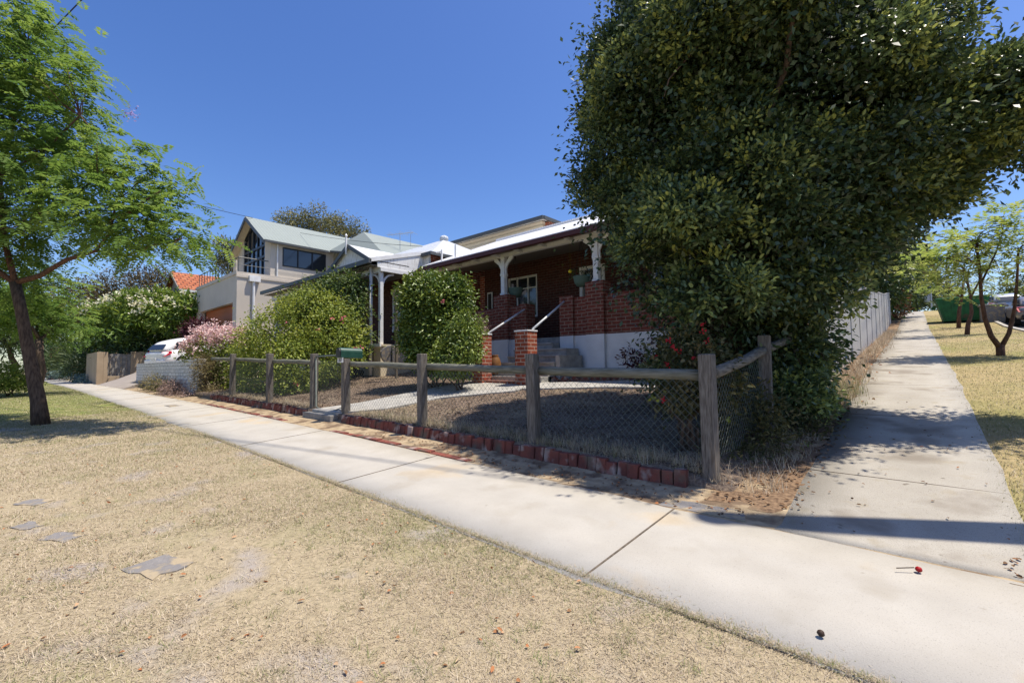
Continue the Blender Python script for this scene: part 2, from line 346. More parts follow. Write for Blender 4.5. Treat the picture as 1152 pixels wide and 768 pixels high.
class MB:
    def __init__(s):
        s.v = []; s.f = []; s.mi = []; s.cur = 0
    def m(s, i): s.cur = i; return s
    def add(s, vs, fs):
        b = len(s.v); s.v += [tuple(map(float, p)) for p in vs]
        for f in fs: s.f.append([b + i for i in f]); s.mi.append(s.cur)
        return s
    def box(s, x0, x1, y0, y1, z0, z1):
        return s.add([(x0, y0, z0), (x1, y0, z0), (x1, y1, z0), (x0, y1, z0), (x0, y0, z1), (x1, y0, z1), (x1, y1, z1), (x0, y1, z1)],
                     [(0, 3, 2, 1), (4, 5, 6, 7), (0, 1, 5, 4), (1, 2, 6, 5), (2, 3, 7, 6), (3, 0, 4, 7)])
    def bar(s, a, b, w, h, up=(0, 0, 1)):                       # a beam of section w x h from a to b
        a = np.array(a, float); b = np.array(b, float); d = b - a; d /= np.linalg.norm(d)
        u = np.array(up, float); sd = np.cross(d, u)
        if np.linalg.norm(sd) < 1e-5: sd = np.array([1., 0, 0])
        sd /= np.linalg.norm(sd); u = np.cross(sd, d)
        vs = []
        for P in (a, b):
            for (i, j) in ((-1, -1), (1, -1), (1, 1), (-1, 1)): vs.append(P + sd * i * w / 2 + u * j * h / 2)
        return s.add(vs, [(0, 1, 2, 3), (7, 6, 5, 4), (0, 4, 5, 1), (1, 5, 6, 2), (2, 6, 7, 3), (3, 7, 4, 0)])
    def quad(s, a, b, c, d): return s.add([a, b, c, d], [(0, 1, 2, 3)])
    def poly(s, pts): return s.add(pts, [tuple(range(len(pts)))])
    def slab(s, pts, t):                                        # a flat polygon given thickness t downwards
        n = len(pts); lo = [(p[0], p[1], p[2] - t) for p in pts]
        fs = [tuple(range(n)), tuple(range(2 * n - 1, n - 1, -1))] + [(i, i + n, (i + 1) % n + n, (i + 1) % n) for i in range(n)]
        return s.add(list(pts) + lo, fs)
    def extrude(s, pts, vec):                                   # polygon pts swept by vec
        n = len(pts); vec = np.array(vec, float); q = [np.array(p, float) + vec for p in pts]
        fs = [tuple(range(n - 1, -1, -1)), tuple(range(n, 2 * n))] + [(i, (i + 1) % n, (i + 1) % n + n, i + n) for i in range(n)]
        return s.add(list(pts) + q, fs)
    def tube(s, path, rad, seg=8, cap=True):
        path = [np.array(p, float) for p in path]; n = len(path)
        if not hasattr(rad, '__len__'): rad = [rad] * n
        vs = []; ref = None
        for i in range(n):
            d = path[min(i + 1, n - 1)] - path[max(i - 1, 0)]; d /= (np.linalg.norm(d) + 1e-9)
            if ref is None:
                ref = np.array([1., 0, 0]) if abs(d[0]) < 0.8 else np.array([0, 1., 0])
            x = ref - d * (ref @ d); x /= (np.linalg.norm(x) + 1e-9); ref = x
            y = np.cross(d, x)
            for k in range(seg):
                t = 2 * math.pi * k / seg
                vs.append(path[i] + (x * math.cos(t) + y * math.sin(t)) * rad[i])
        fs = []
        for i in range(n - 1):
            for k in range(seg):
                a = i * seg + k; b = i * seg + (k + 1) % seg
                fs.append((a, b, b + seg, a + seg))
        if cap:
            fs.append(tuple(range(seg - 1, -1, -1))); fs.append(tuple(range((n - 1) * seg, n * seg)))
        return s.add(vs, fs)
    def lathe(s, c, prof, seg=16):                              # prof: list of (r, z) around a vertical axis at c
        return s.tube([(c[0], c[1], c[2] + z) for r, z in prof], [max(r, 1e-4) for r, z in prof], seg)
    def build(s, name, mats, parent=None, local=False, smooth=False, bevel=0.0, origin=None):
        me = bpy.data.meshes.new(name)
        me.from_pydata(s.v, [], s.f)
        me.polygons.foreach_set('material_index', s.mi)
        # metric box-mapped uv
        uvl = me.uv_layers.new(name="uv")
        nl = len(me.loops)
        uv = np.zeros((nl, 2), np.float32)
        V = np.array(s.v, float)
        for p in me.polygons:
            idx = list(p.vertices); n = np.array(p.normal)
            if abs(n[2]) > 0.995: t = np.array([1., 0, 0])
            else:
                t = np.cross(np.array([0, 0, 1.]), n); t /= np.linalg.norm(t)
            b = np.cross(n, t)
            P = V[idx]
            uv[p.loop_start:p.loop_start + p.loop_total, 0] = P @ t
            uv[p.loop_start:p.loop_start + p.loop_total, 1] = P @ b if abs(n[2]) > 0.05 else P[:, 2]
        uvl.data.foreach_set('uv', uv.ravel())
        if smooth: me.polygons.foreach_set('use_smooth', [True] * len(me.polygons))
        o = link_mesh(name, me, mats, parent, local, origin)
        if bevel:
            bv = o.modifiers.new("bevel", 'BEVEL'); bv.width = bevel; bv.segments = 2; bv.limit_method = 'ANGLE'
        return o

def unit(a):
    return a / (np.linalg.norm(a, axis=-1, keepdims=True) + 1e-9)

def leaves(name, P, D, N, Ln, Wd, rnd, mat, parent=None, wide=0.5, fold=0.25, curl=0.0, simple=False):
    n = len(P)
    D = unit(D); Sd = unit(np.cross(D, N)); N = np.cross(Sd, D)
    Ln = np.broadcast_to(Ln, (n,))[:, None]; Wd = np.broadcast_to(Wd, (n,))[:, None]
    tip = P + D * Ln - N * Ln * curl
    if simple:
        mid = P + D * Ln * wide + N * Wd * fold * 0.5
        V = np.stack([P, mid + Sd * Wd * .5, tip, mid - Sd * Wd * .5], 1)
        F = (np.arange(n)[:, None] * 4 + np.array([[0, 1, 2, 3]]))
        rr = np.repeat(rnd, 4)
        V = V.reshape(-1, 3)
    else:
        a1 = P + D * Ln * (wide - .2); a2 = P + D * Ln * (wide + .22) - N * Ln * curl * .4
        up = N * Wd * fold
        V = np.stack([P, a1 + Sd * Wd * .46 + up, a2 + Sd * Wd * .42 + up, tip, a2 - Sd * Wd * .42 + up, a1 - Sd * Wd * .46 + up], 1).reshape(-1, 3)
        i = np.arange(n)[:, None] * 6
        F = np.concatenate([i + np.array([[0, 1, 2, 3]]), i + np.array([[0, 3, 4, 5]])], 0)
        rr = np.repeat(rnd, 6)
    me = arr_mesh(name, V, F, np.clip(rr, 0, 1))
    if not simple: me.polygons.foreach_set('use_smooth', np.ones(len(F), bool))
    return link_mesh(name, me, mat, parent)

def blob_clumps(blobs, n, shell=0.78, keep=0.72, low=-1.0):
    """clump centres near the outside of a union of ellipsoids (cx,cy,cz,rx,ry,rz)"""
    B = np.array(blobs, float)
    w = (B[:, 3] * B[:, 4] * B[:, 5]) ** (2 / 3.); w /= w.sum()
    out_c = []; out_n = []
    while len(out_c) < n:
        k = rng.choice(len(B), p=w); b = B[k]
        u = rng.normal(size=3); u /= np.linalg.norm(u)
        if u[2] < low: continue
        r = rng.uniform(shell, 1.0)
        if rng.random() < .15: r = rng.uniform(1.0, 1.18)
        c = b[:3] + u * b[3:] * r
        q = np.sqrt((((c - B[:, :3]) / B[:, 3:]) ** 2).sum(1)); q[k] = 9
        if q.min() < keep: continue
        nn = u / b[3:]; nn /= np.linalg.norm(nn)
        out_c.append(c); out_n.append(nn)
    return np.array(out_c), np.array(out_n)

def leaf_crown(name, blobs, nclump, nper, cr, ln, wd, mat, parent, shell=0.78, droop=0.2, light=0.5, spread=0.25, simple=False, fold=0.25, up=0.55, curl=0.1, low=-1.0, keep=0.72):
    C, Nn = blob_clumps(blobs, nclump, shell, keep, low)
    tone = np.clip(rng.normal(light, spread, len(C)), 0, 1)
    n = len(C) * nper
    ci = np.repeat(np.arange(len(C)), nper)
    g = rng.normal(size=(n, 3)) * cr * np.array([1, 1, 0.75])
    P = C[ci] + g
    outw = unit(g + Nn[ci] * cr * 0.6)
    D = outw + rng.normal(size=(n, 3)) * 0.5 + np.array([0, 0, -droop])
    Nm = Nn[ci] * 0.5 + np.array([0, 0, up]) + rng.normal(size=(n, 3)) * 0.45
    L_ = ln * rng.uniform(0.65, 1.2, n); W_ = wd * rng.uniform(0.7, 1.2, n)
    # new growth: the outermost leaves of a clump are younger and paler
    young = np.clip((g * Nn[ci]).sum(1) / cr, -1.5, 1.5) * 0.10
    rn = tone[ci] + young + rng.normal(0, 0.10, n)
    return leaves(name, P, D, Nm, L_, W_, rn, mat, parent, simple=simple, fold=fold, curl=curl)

def flowers(name, C, nper, r, size, mat, parent, Nn=None, flat=False):
    n = len(C) * nper; ci = np.repeat(np.arange(len(C)), nper)
    P = np.asarray(C)[ci] + rng.normal(size=(n, 3)) * r
    D = rng.normal(size=(n, 3)) + np.array([0, 0, .3]); Nm = rng.normal(size=(n, 3)) + np.array([0, -.3, .8])
    return leaves(name, P, D, Nm, size * rng.uniform(.7, 1.2, n), size * .8, rng.random(n), mat, parent, fold=.1)

def fronds(name, P, D, ln, mat, parent, npair=9, pl=0.10, pw=0.03, tone=None, droop=0.55):
    """bipinnate fronds: a drooping rachis carrying pairs of narrow feathers"""
    n = len(P); D = unit(D)
    ln = np.broadcast_to(ln, (n,))
    t = np.linspace(0.18, 1.0, npair)
    side = unit(np.cross(D, np.array([0, 0, 1.]) + rng.normal(size=(n, 3)) * 0.15))
    PP = []; DD = []; NN = []; LL = []; RR = []
    tone = rng.random(n) if tone is None else tone
    for k, tt in enumerate(t):
        q = P + D * (ln * tt)[:, None] + np.array([0, 0, -1.]) * (ln * droop * tt * tt)[:, None]
        dd = D + np.array([0, 0, -1.]) * (2 * droop * tt)
        f = math.sin(math.pi * (0.12 + 0.80 * tt)) ** 0.7
        for s_ in (-1, 1):
            d2 = side * s_ + dd * 0.45 + np.array([0, 0, -0.12]) + rng.normal(size=(n, 3)) * 0.12
            PP.append(q); DD.append(d2); NN.append(np.cross(d2, dd) * s_ + rng.normal(size=(n, 3)) * .25)
            LL.append(np.full(n, pl * f) * rng.uniform(.8, 1.15, n) * (ln / ln.mean())); RR.append(tone + rng.normal(0, .08, n))
    PP = np.concatenate(PP); DD = np.concatenate(DD); NN = np.concatenate(NN); LL = np.concatenate(LL); RR = np.concatenate(RR)
    return leaves(name, PP, DD, NN, LL, pw, RR, mat, parent, simple=True, fold=0.1, wide=.45)

def feather_crown(name, blobs, nclump, nper, cr, ln, mat, parent, npair=9, pl=.1, pw=.03, shell=.5, light=.5, keep=.6, droop=.55):
    C, Nn = blob_clumps(blobs, nclump, shell, keep)
    ci = np.repeat(np.arange(len(C)), nper); n = len(ci)
    tone = np.clip(rng.normal(light, .22, len(C)), 0, 1)
    ang = rng.uniform(0, 2 * math.pi, n)
    D = np.stack([np.cos(ang), np.sin(ang), rng.uniform(-.1, .5, n)], 1) + Nn[ci] * .5
    P = C[ci] + rng.normal(size=(n, 3)) * cr * np.array([1, 1, .7])
    return fronds(name, P, D, ln * rng.uniform(.75, 1.2, n), mat, parent, npair, pl, pw, tone[ci] + rng.normal(0, .1, n), droop), C

def lumpy(blobs, per, r0, r1, low=-.85):
    """smaller boughs bulging out of the main crown masses"""
    out = []
    for b in blobs:
        n = max(5, int(per * (b[3] * b[4] * b[5]) ** (2 / 3.))); q_ = r1 * .75
        C_, N_ = blob_clumps([(b[0], b[1], b[2], max(b[3] - q_, .12), max(b[4] - q_, .12), max(b[5] - q_, .12))], n, .86, 0.0, low)
        for c in C_:
            q = min([math.sqrt(sum(((c[i] - o[i]) / o[3 + i]) ** 2 for i in range(3))) for o in blobs if o is not b] or [9])
            if q < .6: continue
            r = rng.uniform(r0, r1); out.append((c[0], c[1], c[2], r * 1.15, r * 1.15, r * .8))
    return out

def wobble(a, b, k, amp, sag=0.0):
    a = np.array(a, float); b = np.array(b, float); L_ = np.linalg.norm(b - a)
    out = []
    for i in range(k + 1):
        t = i / k; p = a * (1 - t) + b * t
        p = p + rng.normal(size=3) * amp * L_ * (math.sin(math.pi * t) if 0 < i < k else 0)
        p[2] += sag * L_ * math.sin(math.pi * t); out.append(p)
    return out

def limb(mb, a, b, r0, r1, k=5, amp=.04, sag=0.05, seg=7):
    mb.tube(wobble(a, b, k, amp, sag), list(np.linspace(r0, r1, k + 1)), seg)

def twigs(mb, start, C, n, r=.02, k=4):
    idx = rng.choice(len(C), min(n, len(C)), replace=False)
    for i in idx:
        ds = [np.linalg.norm(np.asarray(q) - C[i]) for q in start]; s_ = start[int(np.argmin(ds))]
        if min(ds) > 1.6: continue
        limb(mb, s_, C[i], r, r * .3, k, .05, .04, 5)

# ------------------------------------------------------------------ terrain
ZX = ([-120, -70, -28, -14, -6.9, -1.5, 5, 30], [.35, .35, .3, .2, .1, 0, -.05, -.1])
ZY = ([-60, 2.25, 3.55, 3.7, 12, 31, 37, 55, 60, 90, 600], [-1.2, -.08, 0, 0, .95, 2.65, 3.4, 5.5, 5.6, 4, -20])
def gz(x, y):
    return np.interp(x, *ZX) + np.interp(y, *ZY)

def cuts(a, b, knots, step):
    s_ = {a, b}
    for k in knots:
        if a < k < b: s_.add(k)
    s_ = sorted(s_); out = []
    for p, q in zip(s_[:-1], s_[1:]):
        n = max(1, int(math.ceil((q - p) / step))); out += list(np.linspace(p, q, n, endpoint=False))
    return np.array(out + [b])

def sheet(name, x0, x1, y0, y1, off, mat, step=2.0, skirt=0.12, kind='structure', rough=0.0, edge=0.0, zf=None):
    xs = cuts(x0, x1, ZX[0], step); ys = cuts(y0, y1, ZY[0], step)
    nx, ny = len(xs), len(ys)
    X, Y = np.meshgrid(xs, ys)
    Z = (zf(X, Y) if zf else gz(X, Y)) + off
    if edge:                                                     # worn, wandering borders
        Y[0, :] += rng.normal(0, edge, nx); Y[-1, :] += rng.normal(0, edge, nx)
        X[:, 0] += rng.normal(0, edge, ny); X[:, -1] += rng.normal(0, edge, ny)
    if rough: Z = Z + rng.normal(0, rough, Z.shape)
    V = np.stack([X, Y, Z], -1).reshape(-1, 3)
    F = []
    for j in range(ny - 1):
        for i in range(nx - 1):
            a = j * nx + i; F.append((a, a + 1, a + 1 + nx, a + nx))
    ring = [i for i in range(nx)] + [j * nx + nx - 1 for j in range(1, ny)] + [(ny - 1) * nx + i for i in range(nx - 2, -1, -1)] + [j * nx for j in range(ny - 2, 0, -1)]
    if skirt:
        b = len(V); low = V[ring].copy(); low[:, 2] -= skirt; V = np.concatenate([V, low]); m = len(ring)
        for k in range(m):
            F.append((ring[k], b + k, b + (k + 1) % m, ring[(k + 1) % m]))
    me = arr_mesh(name, V, F)
    o = link_mesh(name, me, mat, None, origin=(0, 0, 0))
    if kind: o['kind'] = kind
    return o

sheet("ground", -400, 400, -200, 600, -0.06, MT['ground'], step=40, skirt=0)
sheet("verge_lawn", -90, 6, -40, 2.27, 0.0, MT['lawn'], step=4, skirt=0)
sheet("green_verge", -80, -14.5, -12, 2.26, 0.004, MT['green_lawn'], step=1.0, skirt=0, edge=0.25)
fp = sheet("footpath", -90, 6, 2.25, 3.55, 0.008, MT['concrete'], step=0.5, edge=0.012)
sheet("cross_path", -0.79, 0.47, 3.59, 59, 0.008, MT['concrete2'], step=0.5, edge=0.012)
sheet("upper_lawn", 0.45, 3.0, 3.6, 60, 0.0, MT['lawn_far'], step=3, skirt=0)
sheet("side_road", 3.15, 9.5, 3.6, 60, -0.05, MT['asphalt'], step=4, skirt=0)
kb = MB()
for y0, y1 in zip([3.6, 12, 31, 37, 55], [12, 31, 37, 55, 59.9]):
    kb.bar((3.08, y0, float(gz(3.08, y0))), (3.08, y1, float(gz(3.08, y1))), .14, .12)
o = kb.build("kerb", MT['edge_concrete']); o['kind'] = 'structure'
sheet("sandy_strip", -30, 0.6, 3.5, 4.2, 0.002, MT['sand'], step=0.35, skirt=0, rough=0.004)
sheet("fence_side_soil", -1.35, -0.78, 3.86, 40, 0.005, MT['litter_soil'], step=0.12, skirt=0, rough=0.003, edge=0.03)
sheet("corner_soil", 0.3, 1.6, 3.5, 3.72, 0.004, MT['litter_soil'], step=0.3, skirt=0, rough=0.006)
GO = 0.12
sheet("garden_soil", -17.4, -1.22, 4.13, 9.7, 0.0, MT['mulch'], step=0.25, skirt=0.2, rough=0.012, zf=lambda x, y: gz(x, y) + GO * np.clip((-1.25 - x) / .45, 0.02, 1))
sheet("hill_ground", -90, -1.36, 9.5, 60, 0.03, MT['ground'], step=6, skirt=0)
# cast joints of the two paths
jm = MB()
for i in range(14):
    x = -1.48 - 2.92 * i
    jm.bar((x + rng.normal(0, .01), 2.26, float(gz(x, 2.26)) + .0085), (x, 3.54, float(gz(x, 3.54)) + .0085), .014, .005)
x = 1.44; jm.bar((x, 2.26, float(gz(x, 2.26)) + .0085), (x, 3.54, float(gz(x, 3.54)) + .0085), .014, .005)
jm.build("joint", MT['joint'], fp)
cp = [o for o in COL.objects if o.name == "cross_path"][0]
jm = MB()
for i in range(20):
    y = 5.0 + 2.55 * i
    jm.bar((-.78, y, float(gz(-.78, y)) + .0085), (.46, y + .03, float(gz(.46, y)) + .0085), .016, .005)
jm.build("joint", MT['joint'], cp)
pt = MB()
pt.slab([(-1.62, 3.57, .006), (-0.98, 3.6, .008), (-1.06, 3.86, .012), (-1.62, 3.88, .01)], .06)
o = pt.build("corner_slab", MT['slab_grey']); o['kind'] = 'structure'

# front garden path, gate to steps and along the house
gp = MB()
def gstrip(pts, off, mat, name):
    """pts: list of (left xy, right xy)"""
    m = MB()
    for (a, b), (c, d) in zip(pts[:-1], pts[1:]):
        n = 4
        for i in range(n):
            t0, t1 = i / n, (i + 1) / n
            q = []
            for (p0, p1, t) in ((a, c, t0), (b, d, t0), (b, d, t1), (a, c, t1)):
                x = p0[0] * (1 - t) + p1[0] * t; y = p0[1] * (1 - t) + p1[1] * t
                q.append((x, y, float(gz(x, y)) + off))
            m.slab(q, .05)
    o = m.build(name, mat); o['kind'] = 'structure'
    return o
gstrip([((-8.95, 4.1), (-8.0, 4.1)), ((-8.6, 4.9), (-7.35, 4.7)), ((-8.6, 6.2), (-7.2, 5.9)), ((-8.5, 7.65), (-6.2, 7.0)), ((-8.4, 8.2), (-6.2, 8.2))], GO + .03, MT['step'], "garden_path")
gstrip([((-6.3, 8.05), (-6.3, 7.2)), ((-4.6, 8.75), (-4.5, 7.95)), ((-2.5, 9.0), (-2.5, 8.3))], GO + .034, MT['step'], "house_front_path")
m = MB()
m.box(-9.12, -7.98, 3.98, 4.2, .06, .27)
tag(m.build("gate_step", MT['stepdark'], bevel=.012), "low worn concrete step under the wire gate", "step")

# ------------------------------------------------------------------ front fence
posts = [(-1.42, -.05, 1.225, .008), (-3.44, .1, 1.275, .022), (-5.61, .12, 1.33, .008), (-7.9, .12, 1.30, .016), (-9.2, .12, 1.42, -.003), (-11.5, .15, 1.48, .006), (-14.1, .15, 1.54, .004)]
def post(mb, x, y, z0, z1, lean, w=.11, ly=0.0):
    a = np.array((x, y, z0)); b = np.array((x - lean * (z1 - z0), y + ly * (z1 - z0), z1))
    ang = rng.normal(0, .06)
    mb.bar(a, b, w * rng.uniform(.95, 1.05), w * rng.uniform(.95, 1.05), up=(math.sin(ang), math.cos(ang), 0))
FY = 4.24
fence = thing("post_and_rail_fence", (-5.0, FY, .1), "weathered grey timber post and rail fence with chain wire along the footpath", "fence")
for (x, z0, z1, ln) in posts:
    m = MB(); post(m, x, FY, z0, z1, ln, .125); m.build("post", MT['timber'], fence, bevel=.012)
m = MB(); post(m, -1.36, 6.02, .1, 1.46, .0, .125); m.build("post", MT['timber'], fence, bevel=.012)
m = MB(); post(m, -1.34, 8.3, .3, 1.7, .0, .125); m.build("post", MT['timber'], fence, bevel=.012)
rz = [(-1.44, 1.03), (-3.43, 1.075), (-5.61, 1.135), (-7.88, 1.20)]
for (a, za), (b, zb) in zip(rz[:-1], rz[1:]):
    m = MB(); m.tube(wobble((a + .02, FY + .075, za), (b - .02, FY + .075, zb), 6, .002), [.052 * rng.uniform(.95, 1.05) for _ in range(7)], 10)
    m.build("rail", MT['rail'], fence, smooth=True)
rz2 = [(-9.2, 1.24), (-11.5, 1.30), (-14.1, 1.385), (-16.2, 1.44)]
for (a, za), (b, zb) in zip(rz2[:-1], rz2[1:]):
    m = MB(); m.tube(wobble((a + .02, FY + .075, za), (b - .02, FY + .075, zb), 6, .002), [.05 * rng.uniform(.95, 1.05) for _ in range(7)], 10)
    m.build("rail", MT['rail'], fence, smooth=True)
m = MB(); m.tube(wobble((-1.39, FY + .05, 1.05), (-1.37, 6.0, 1.28), 5, .004), .055, 10); m.build("rail", MT['railY'], fence, smooth=True)
m = MB(); m.tube(wobble((-1.37, 6.05, 1.29), (-1.35, 8.28, 1.56), 5, .004), .055, 10); m.build("rail", MT['railY'], fence, smooth=True)

def chain(mb, p0, p1, z0a, z0b, z1a, z1b, pitch=.078, r=.0017):
    """diamond wire netting between two uprights"""
    p0 = np.array(p0, float); p1 = np.array(p1, float); L_ = np.linalg.norm(p1 - p0); d = (p1 - p0) / L_
    def zlo(u): return z0a + (z0b - z0a) * u / L_
    def zhi(u): return z1a + (z1b - z1a) * u / L_
    H = max(z1a, z1b) - min(z0a, z0b); zb = min(z0a, z0b)
    nrm = np.array([-d[1], d[0]])
    for sg in (1, -1):
        u0 = -H if sg > 0 else 0
        u = u0
        while u < L_ + (0 if sg > 0 else H):
            seg = []
            for t in np.linspace(0, H, 13):
                uu = u + sg * t; z = zb + t
                if 0 <= uu <= L_ and zlo(uu) <= z <= zhi(uu):
                    b_ = .006 * math.sin(uu * 2.1) * math.sin(z * 3)
                    seg.append((p0[0] + d[0] * uu + nrm[0] * (b_ + sg * r), p0[1] + d[1] * uu + nrm[1] * (b_ + sg * r), z))
            if len(seg) > 1: mb.tube([seg[0], seg[len(seg) // 2], seg[-1]] if len(seg) > 2 else seg, r, 3, cap=False)
            u += pitch
for (x0, xa, xb) in ((0, -3.4, -1.46), (0, -5.57, -3.48), (0, -7.86, -5.65)):
    m = MB(); za = np.interp(xa, [-7.9, -5.6, -3.4, -1.4], [1.2, 1.13, 1.07, 1.03]); zb_ = np.interp(xb, [-7.9, -5.6, -3.4, -1.4], [1.2, 1.13, 1.07, 1.03])
    chain(m, (xa, FY + .03), (xb, FY + .03), float(gz(xa, 4.3)) + .14, float(gz(xb, 4.3)) + .14, za, zb_)
    m.build("wire_netting", MT['wire'], fence)
for (xa, xb) in ((-11.46, -9.24), (-14.06, -11.54)):
    m = MB(); za = np.interp(xa, [-14.1, -9.2], [1.38, 1.24]); zb_ = np.interp(xb, [-14.1, -9.2], [1.38, 1.24])
    chain(m, (xa, FY + .03), (xb, FY + .03), float(gz(xa, 4.3)) + .14, float(gz(xb, 4.3)) + .14, za, zb_)
    m.build("wire_netting", MT['wire'], fence)
m = MB(); chain(m, (-1.39, 4.3), (-1.37, 5.95), .2, .4, 1.05, 1.27); m.build("wire_netting", MT['wire'], fence)

gate = thing("wire_gate", (-8.55, FY, .3), "small wire mesh gate between two grey posts beside the letterbox", "gate")
m = MB(); m.tube([(-9.12, FY, 1.36), (-8.0, FY, 1.37)], .014, 8); m.tube([(-9.12, FY, 1.36), (-9.1, FY, .36), (-8.9, FY, .31), (-8.3, FY, .33), (-8.02, FY, .40), (-8.0, FY, 1.37)], .012, 8)
m.build("frame", MT['wire'], gate, smooth=True)
m = MB(); chain(m, (-9.1, FY + .005), (-8.02, FY + .005), .34, .37, 1.35, 1.36, pitch=.065); m.build("wire_netting", MT['wire'], gate)

# letterbox on its post
lb = thing("letterbox", (-7.93, 4.2, 1.30), "green rounded metal letterbox with white number plate on a fence post", "letterbox")
prof = [(-.088, 0), (.088, 0), (.088, .10)] + [(.09 * math.cos(t), .10 + .09 * math.sin(t)) for t in np.linspace(0.2, math.pi - .2, 9)] + [(-.088, .10)]
def lpt(u, w, v):                       # u across, w along the box (0 front), v up
    return (-7.95 + u + .06 * w, 4.1 + w, 1.315 + v - .03 * w)
m = MB(); m.extrude([lpt(u, 0.02, v) for u, v in prof], np.array(lpt(0, .44, 0)) - np.array(lpt(0, .02, 0))); m.build("box_body", MT['letter_green'], lb, bevel=.006)
m = MB(); m.extrude([lpt(u * .86, 0.0, v * .9 + .01) for u, v in prof], np.array(lpt(0, .018, 0)) - np.array(lpt(0, 0, 0))); m.build("dark_opening_plate", MT['black'], lb)  # black plate standing in for the shade inside the open front
npl = MB()
npl.box(-8.03, -7.83, 4.137, 4.145, 1.225, 1.318)
pl = npl.build("number_plate", MT['white'], lb)
fc = bpy.data.curves.new("number", 'FONT'); fc.body = "207"; fc.size = .095; fc.align_x = 'CENTER'; fc.align_y = 'CENTER'; fc.extrude = .001
fo = bpy.data.objects.new("number", fc); COL.objects.link(fo); fo.parent = pl; fc.materials.append(MT['ink'])
_dg = bpy.context.evaluated_depsgraph_get(); _me = bpy.data.meshes.new_from_object(fo.evaluated_get(_dg)); bpy.data.objects.remove(fo)
fo = bpy.data.objects.new("number", _me); COL.objects.link(fo); fo.parent = pl
fo.location = np.array((-7.93, 4.134, 1.272)) - WLOC[pl.name]; fo.rotation_euler = (math.pi / 2, 0, 0)

# brick edging and flat brick strip
def edging(name, x0, x1, label, y=4.12, y1=None):
    m = MB(); x = x0
    while x < x1:
        w = .108 * rng.uniform(.95, 1.02); g = float(gz(x, y)); h = .128 + rng.normal(0, .011); t = rng.normal(0, .012); yo = rng.normal(0, .010)
        m.add([(x, y + yo - .075, g - .05), (x + w, y + yo - .075, g - .05), (x + w, y + yo, g - .05), (x, y + yo, g - .05),
               (x + t, y + yo - .055, g + h), (x + w + t, y + yo - .055, g + h), (x + w + t, y + yo + .02, g + h), (x + t, y + yo + .02, g + h)],
              [(0, 3, 2, 1), (4, 5, 6, 7), (0, 1, 5, 4), (1, 2, 6, 5), (2, 3, 7, 6), (3, 0, 4, 7)])
        x += w + .008
    return tag(m.build(name, MT['edging'], bevel=.008), label, "edging")
edging("brick_edging", -7.75, -1.62, "red brick edging on end below the fence from corner post to letterbox")
edging("brick_edging", -15.4, -9.3, "red brick edging on end below the fence left of the gate")
for (x0, x1), lab in (((-14.5, -9.3), "sunken flat red bricks along the footpath left of the gate"), ((-7.2, -3.9), "sunken flat red bricks half buried in sand right of the gate")):
    m = MB(); x = x0
    m.bar((x0, 3.64, float(gz(x0, 3.6)) - .02), (x1, 3.64, float(gz(x1, 3.6)) - .02), .13, .04)
    while x < x1:
        y = 3.57 + rng.normal(0, .006); g = float(gz(x, y)) + rng.normal(.004, .008)
        m.box(x, x + .225, y, y + .11, g - .05, g + .012)
        x += .236
    tag(m.build("flat_brick_strip", MT['edging'], bevel=.006), lab, "paving strip", "flat brick strips", "stuff")
m = MB(); x = -6.5
for i in range(13):
    t = i / 12; xx = -6.55 + 2.6 * t; yy = 8.3 + 1.0 * t; g = float(gz(xx, yy)) + GO
    m.extrude([(xx, yy, g - .03), (xx + .2, yy + .07, g - .03), (xx + .2, yy + .07, g + .05), (xx + .1, yy + .035, g + .13), (xx, yy, g + .05)], (-.03, .07, 0))
tag(m.build("sawtooth_brick_edging", MT['edging']), "sawtooth row of tilted red bricks edging the bed before the verandah", "edging")

# ------------------------------------------------------------------ brick verandah house
FL = 1.86
H = thing("brick_house", (-7.5, 9.6, 1.0), "dark red brick bungalow with white roofed verandah and brick balustrade behind the tree", "house")
m = MB(); m.box(-11.98, -2.02, 9.66, 11.7, 1.66, FL - .004); m.build("verandah_floor", MT['stepdark'], H)
m = MB()
m.box(-6.86, -2.0, 9.62, 9.84, .7, FL - .003); m.box(-6.87, -6.46, 9.55, 9.86, .7, FL - .002); m.box(-6.06, -5.56, 9.52, 9.90, .7, FL - .001)
m.box(-12.0, -8.0, 9.62, 9.84, .7, FL - .003); m.box(-9.2, -8.66, 9.52, 9.90, .7, FL - .001)
m.build("plinth", MT['white_render'], H)
m = MB()
m.box(-6.46, -2.0, 9.62, 9.84, FL, 2.83); m.build("balustrade", MT['brick_dark'], H)
m = MB(); m.box(-6.87, -6.455, 9.55, 9.86, FL, 2.88); m.build("balustrade_pier", MT['brick_dark'], H)
m = MB(); m.box(-6.06, -5.56, 9.52, 9.90, FL, 3.15); m.build("balustrade_pier", MT['brick_dark'], H)
m = MB(); m.box(-12.0, -8.25, 9.62, 9.84, FL, 2.80); m.build("balustrade", MT['brick_dark'], H)
m = MB(); m.box(-8.25, -8.0, 9.56, 9.95, FL, 2.82); m.build("balustrade_pier", MT['brick_dark'], H)
m = MB(); m.box(-9.2, -8.66, 9.52, 9.90, FL, 3.15); m.build("balustrade_pier", MT['brick_dark'], H)
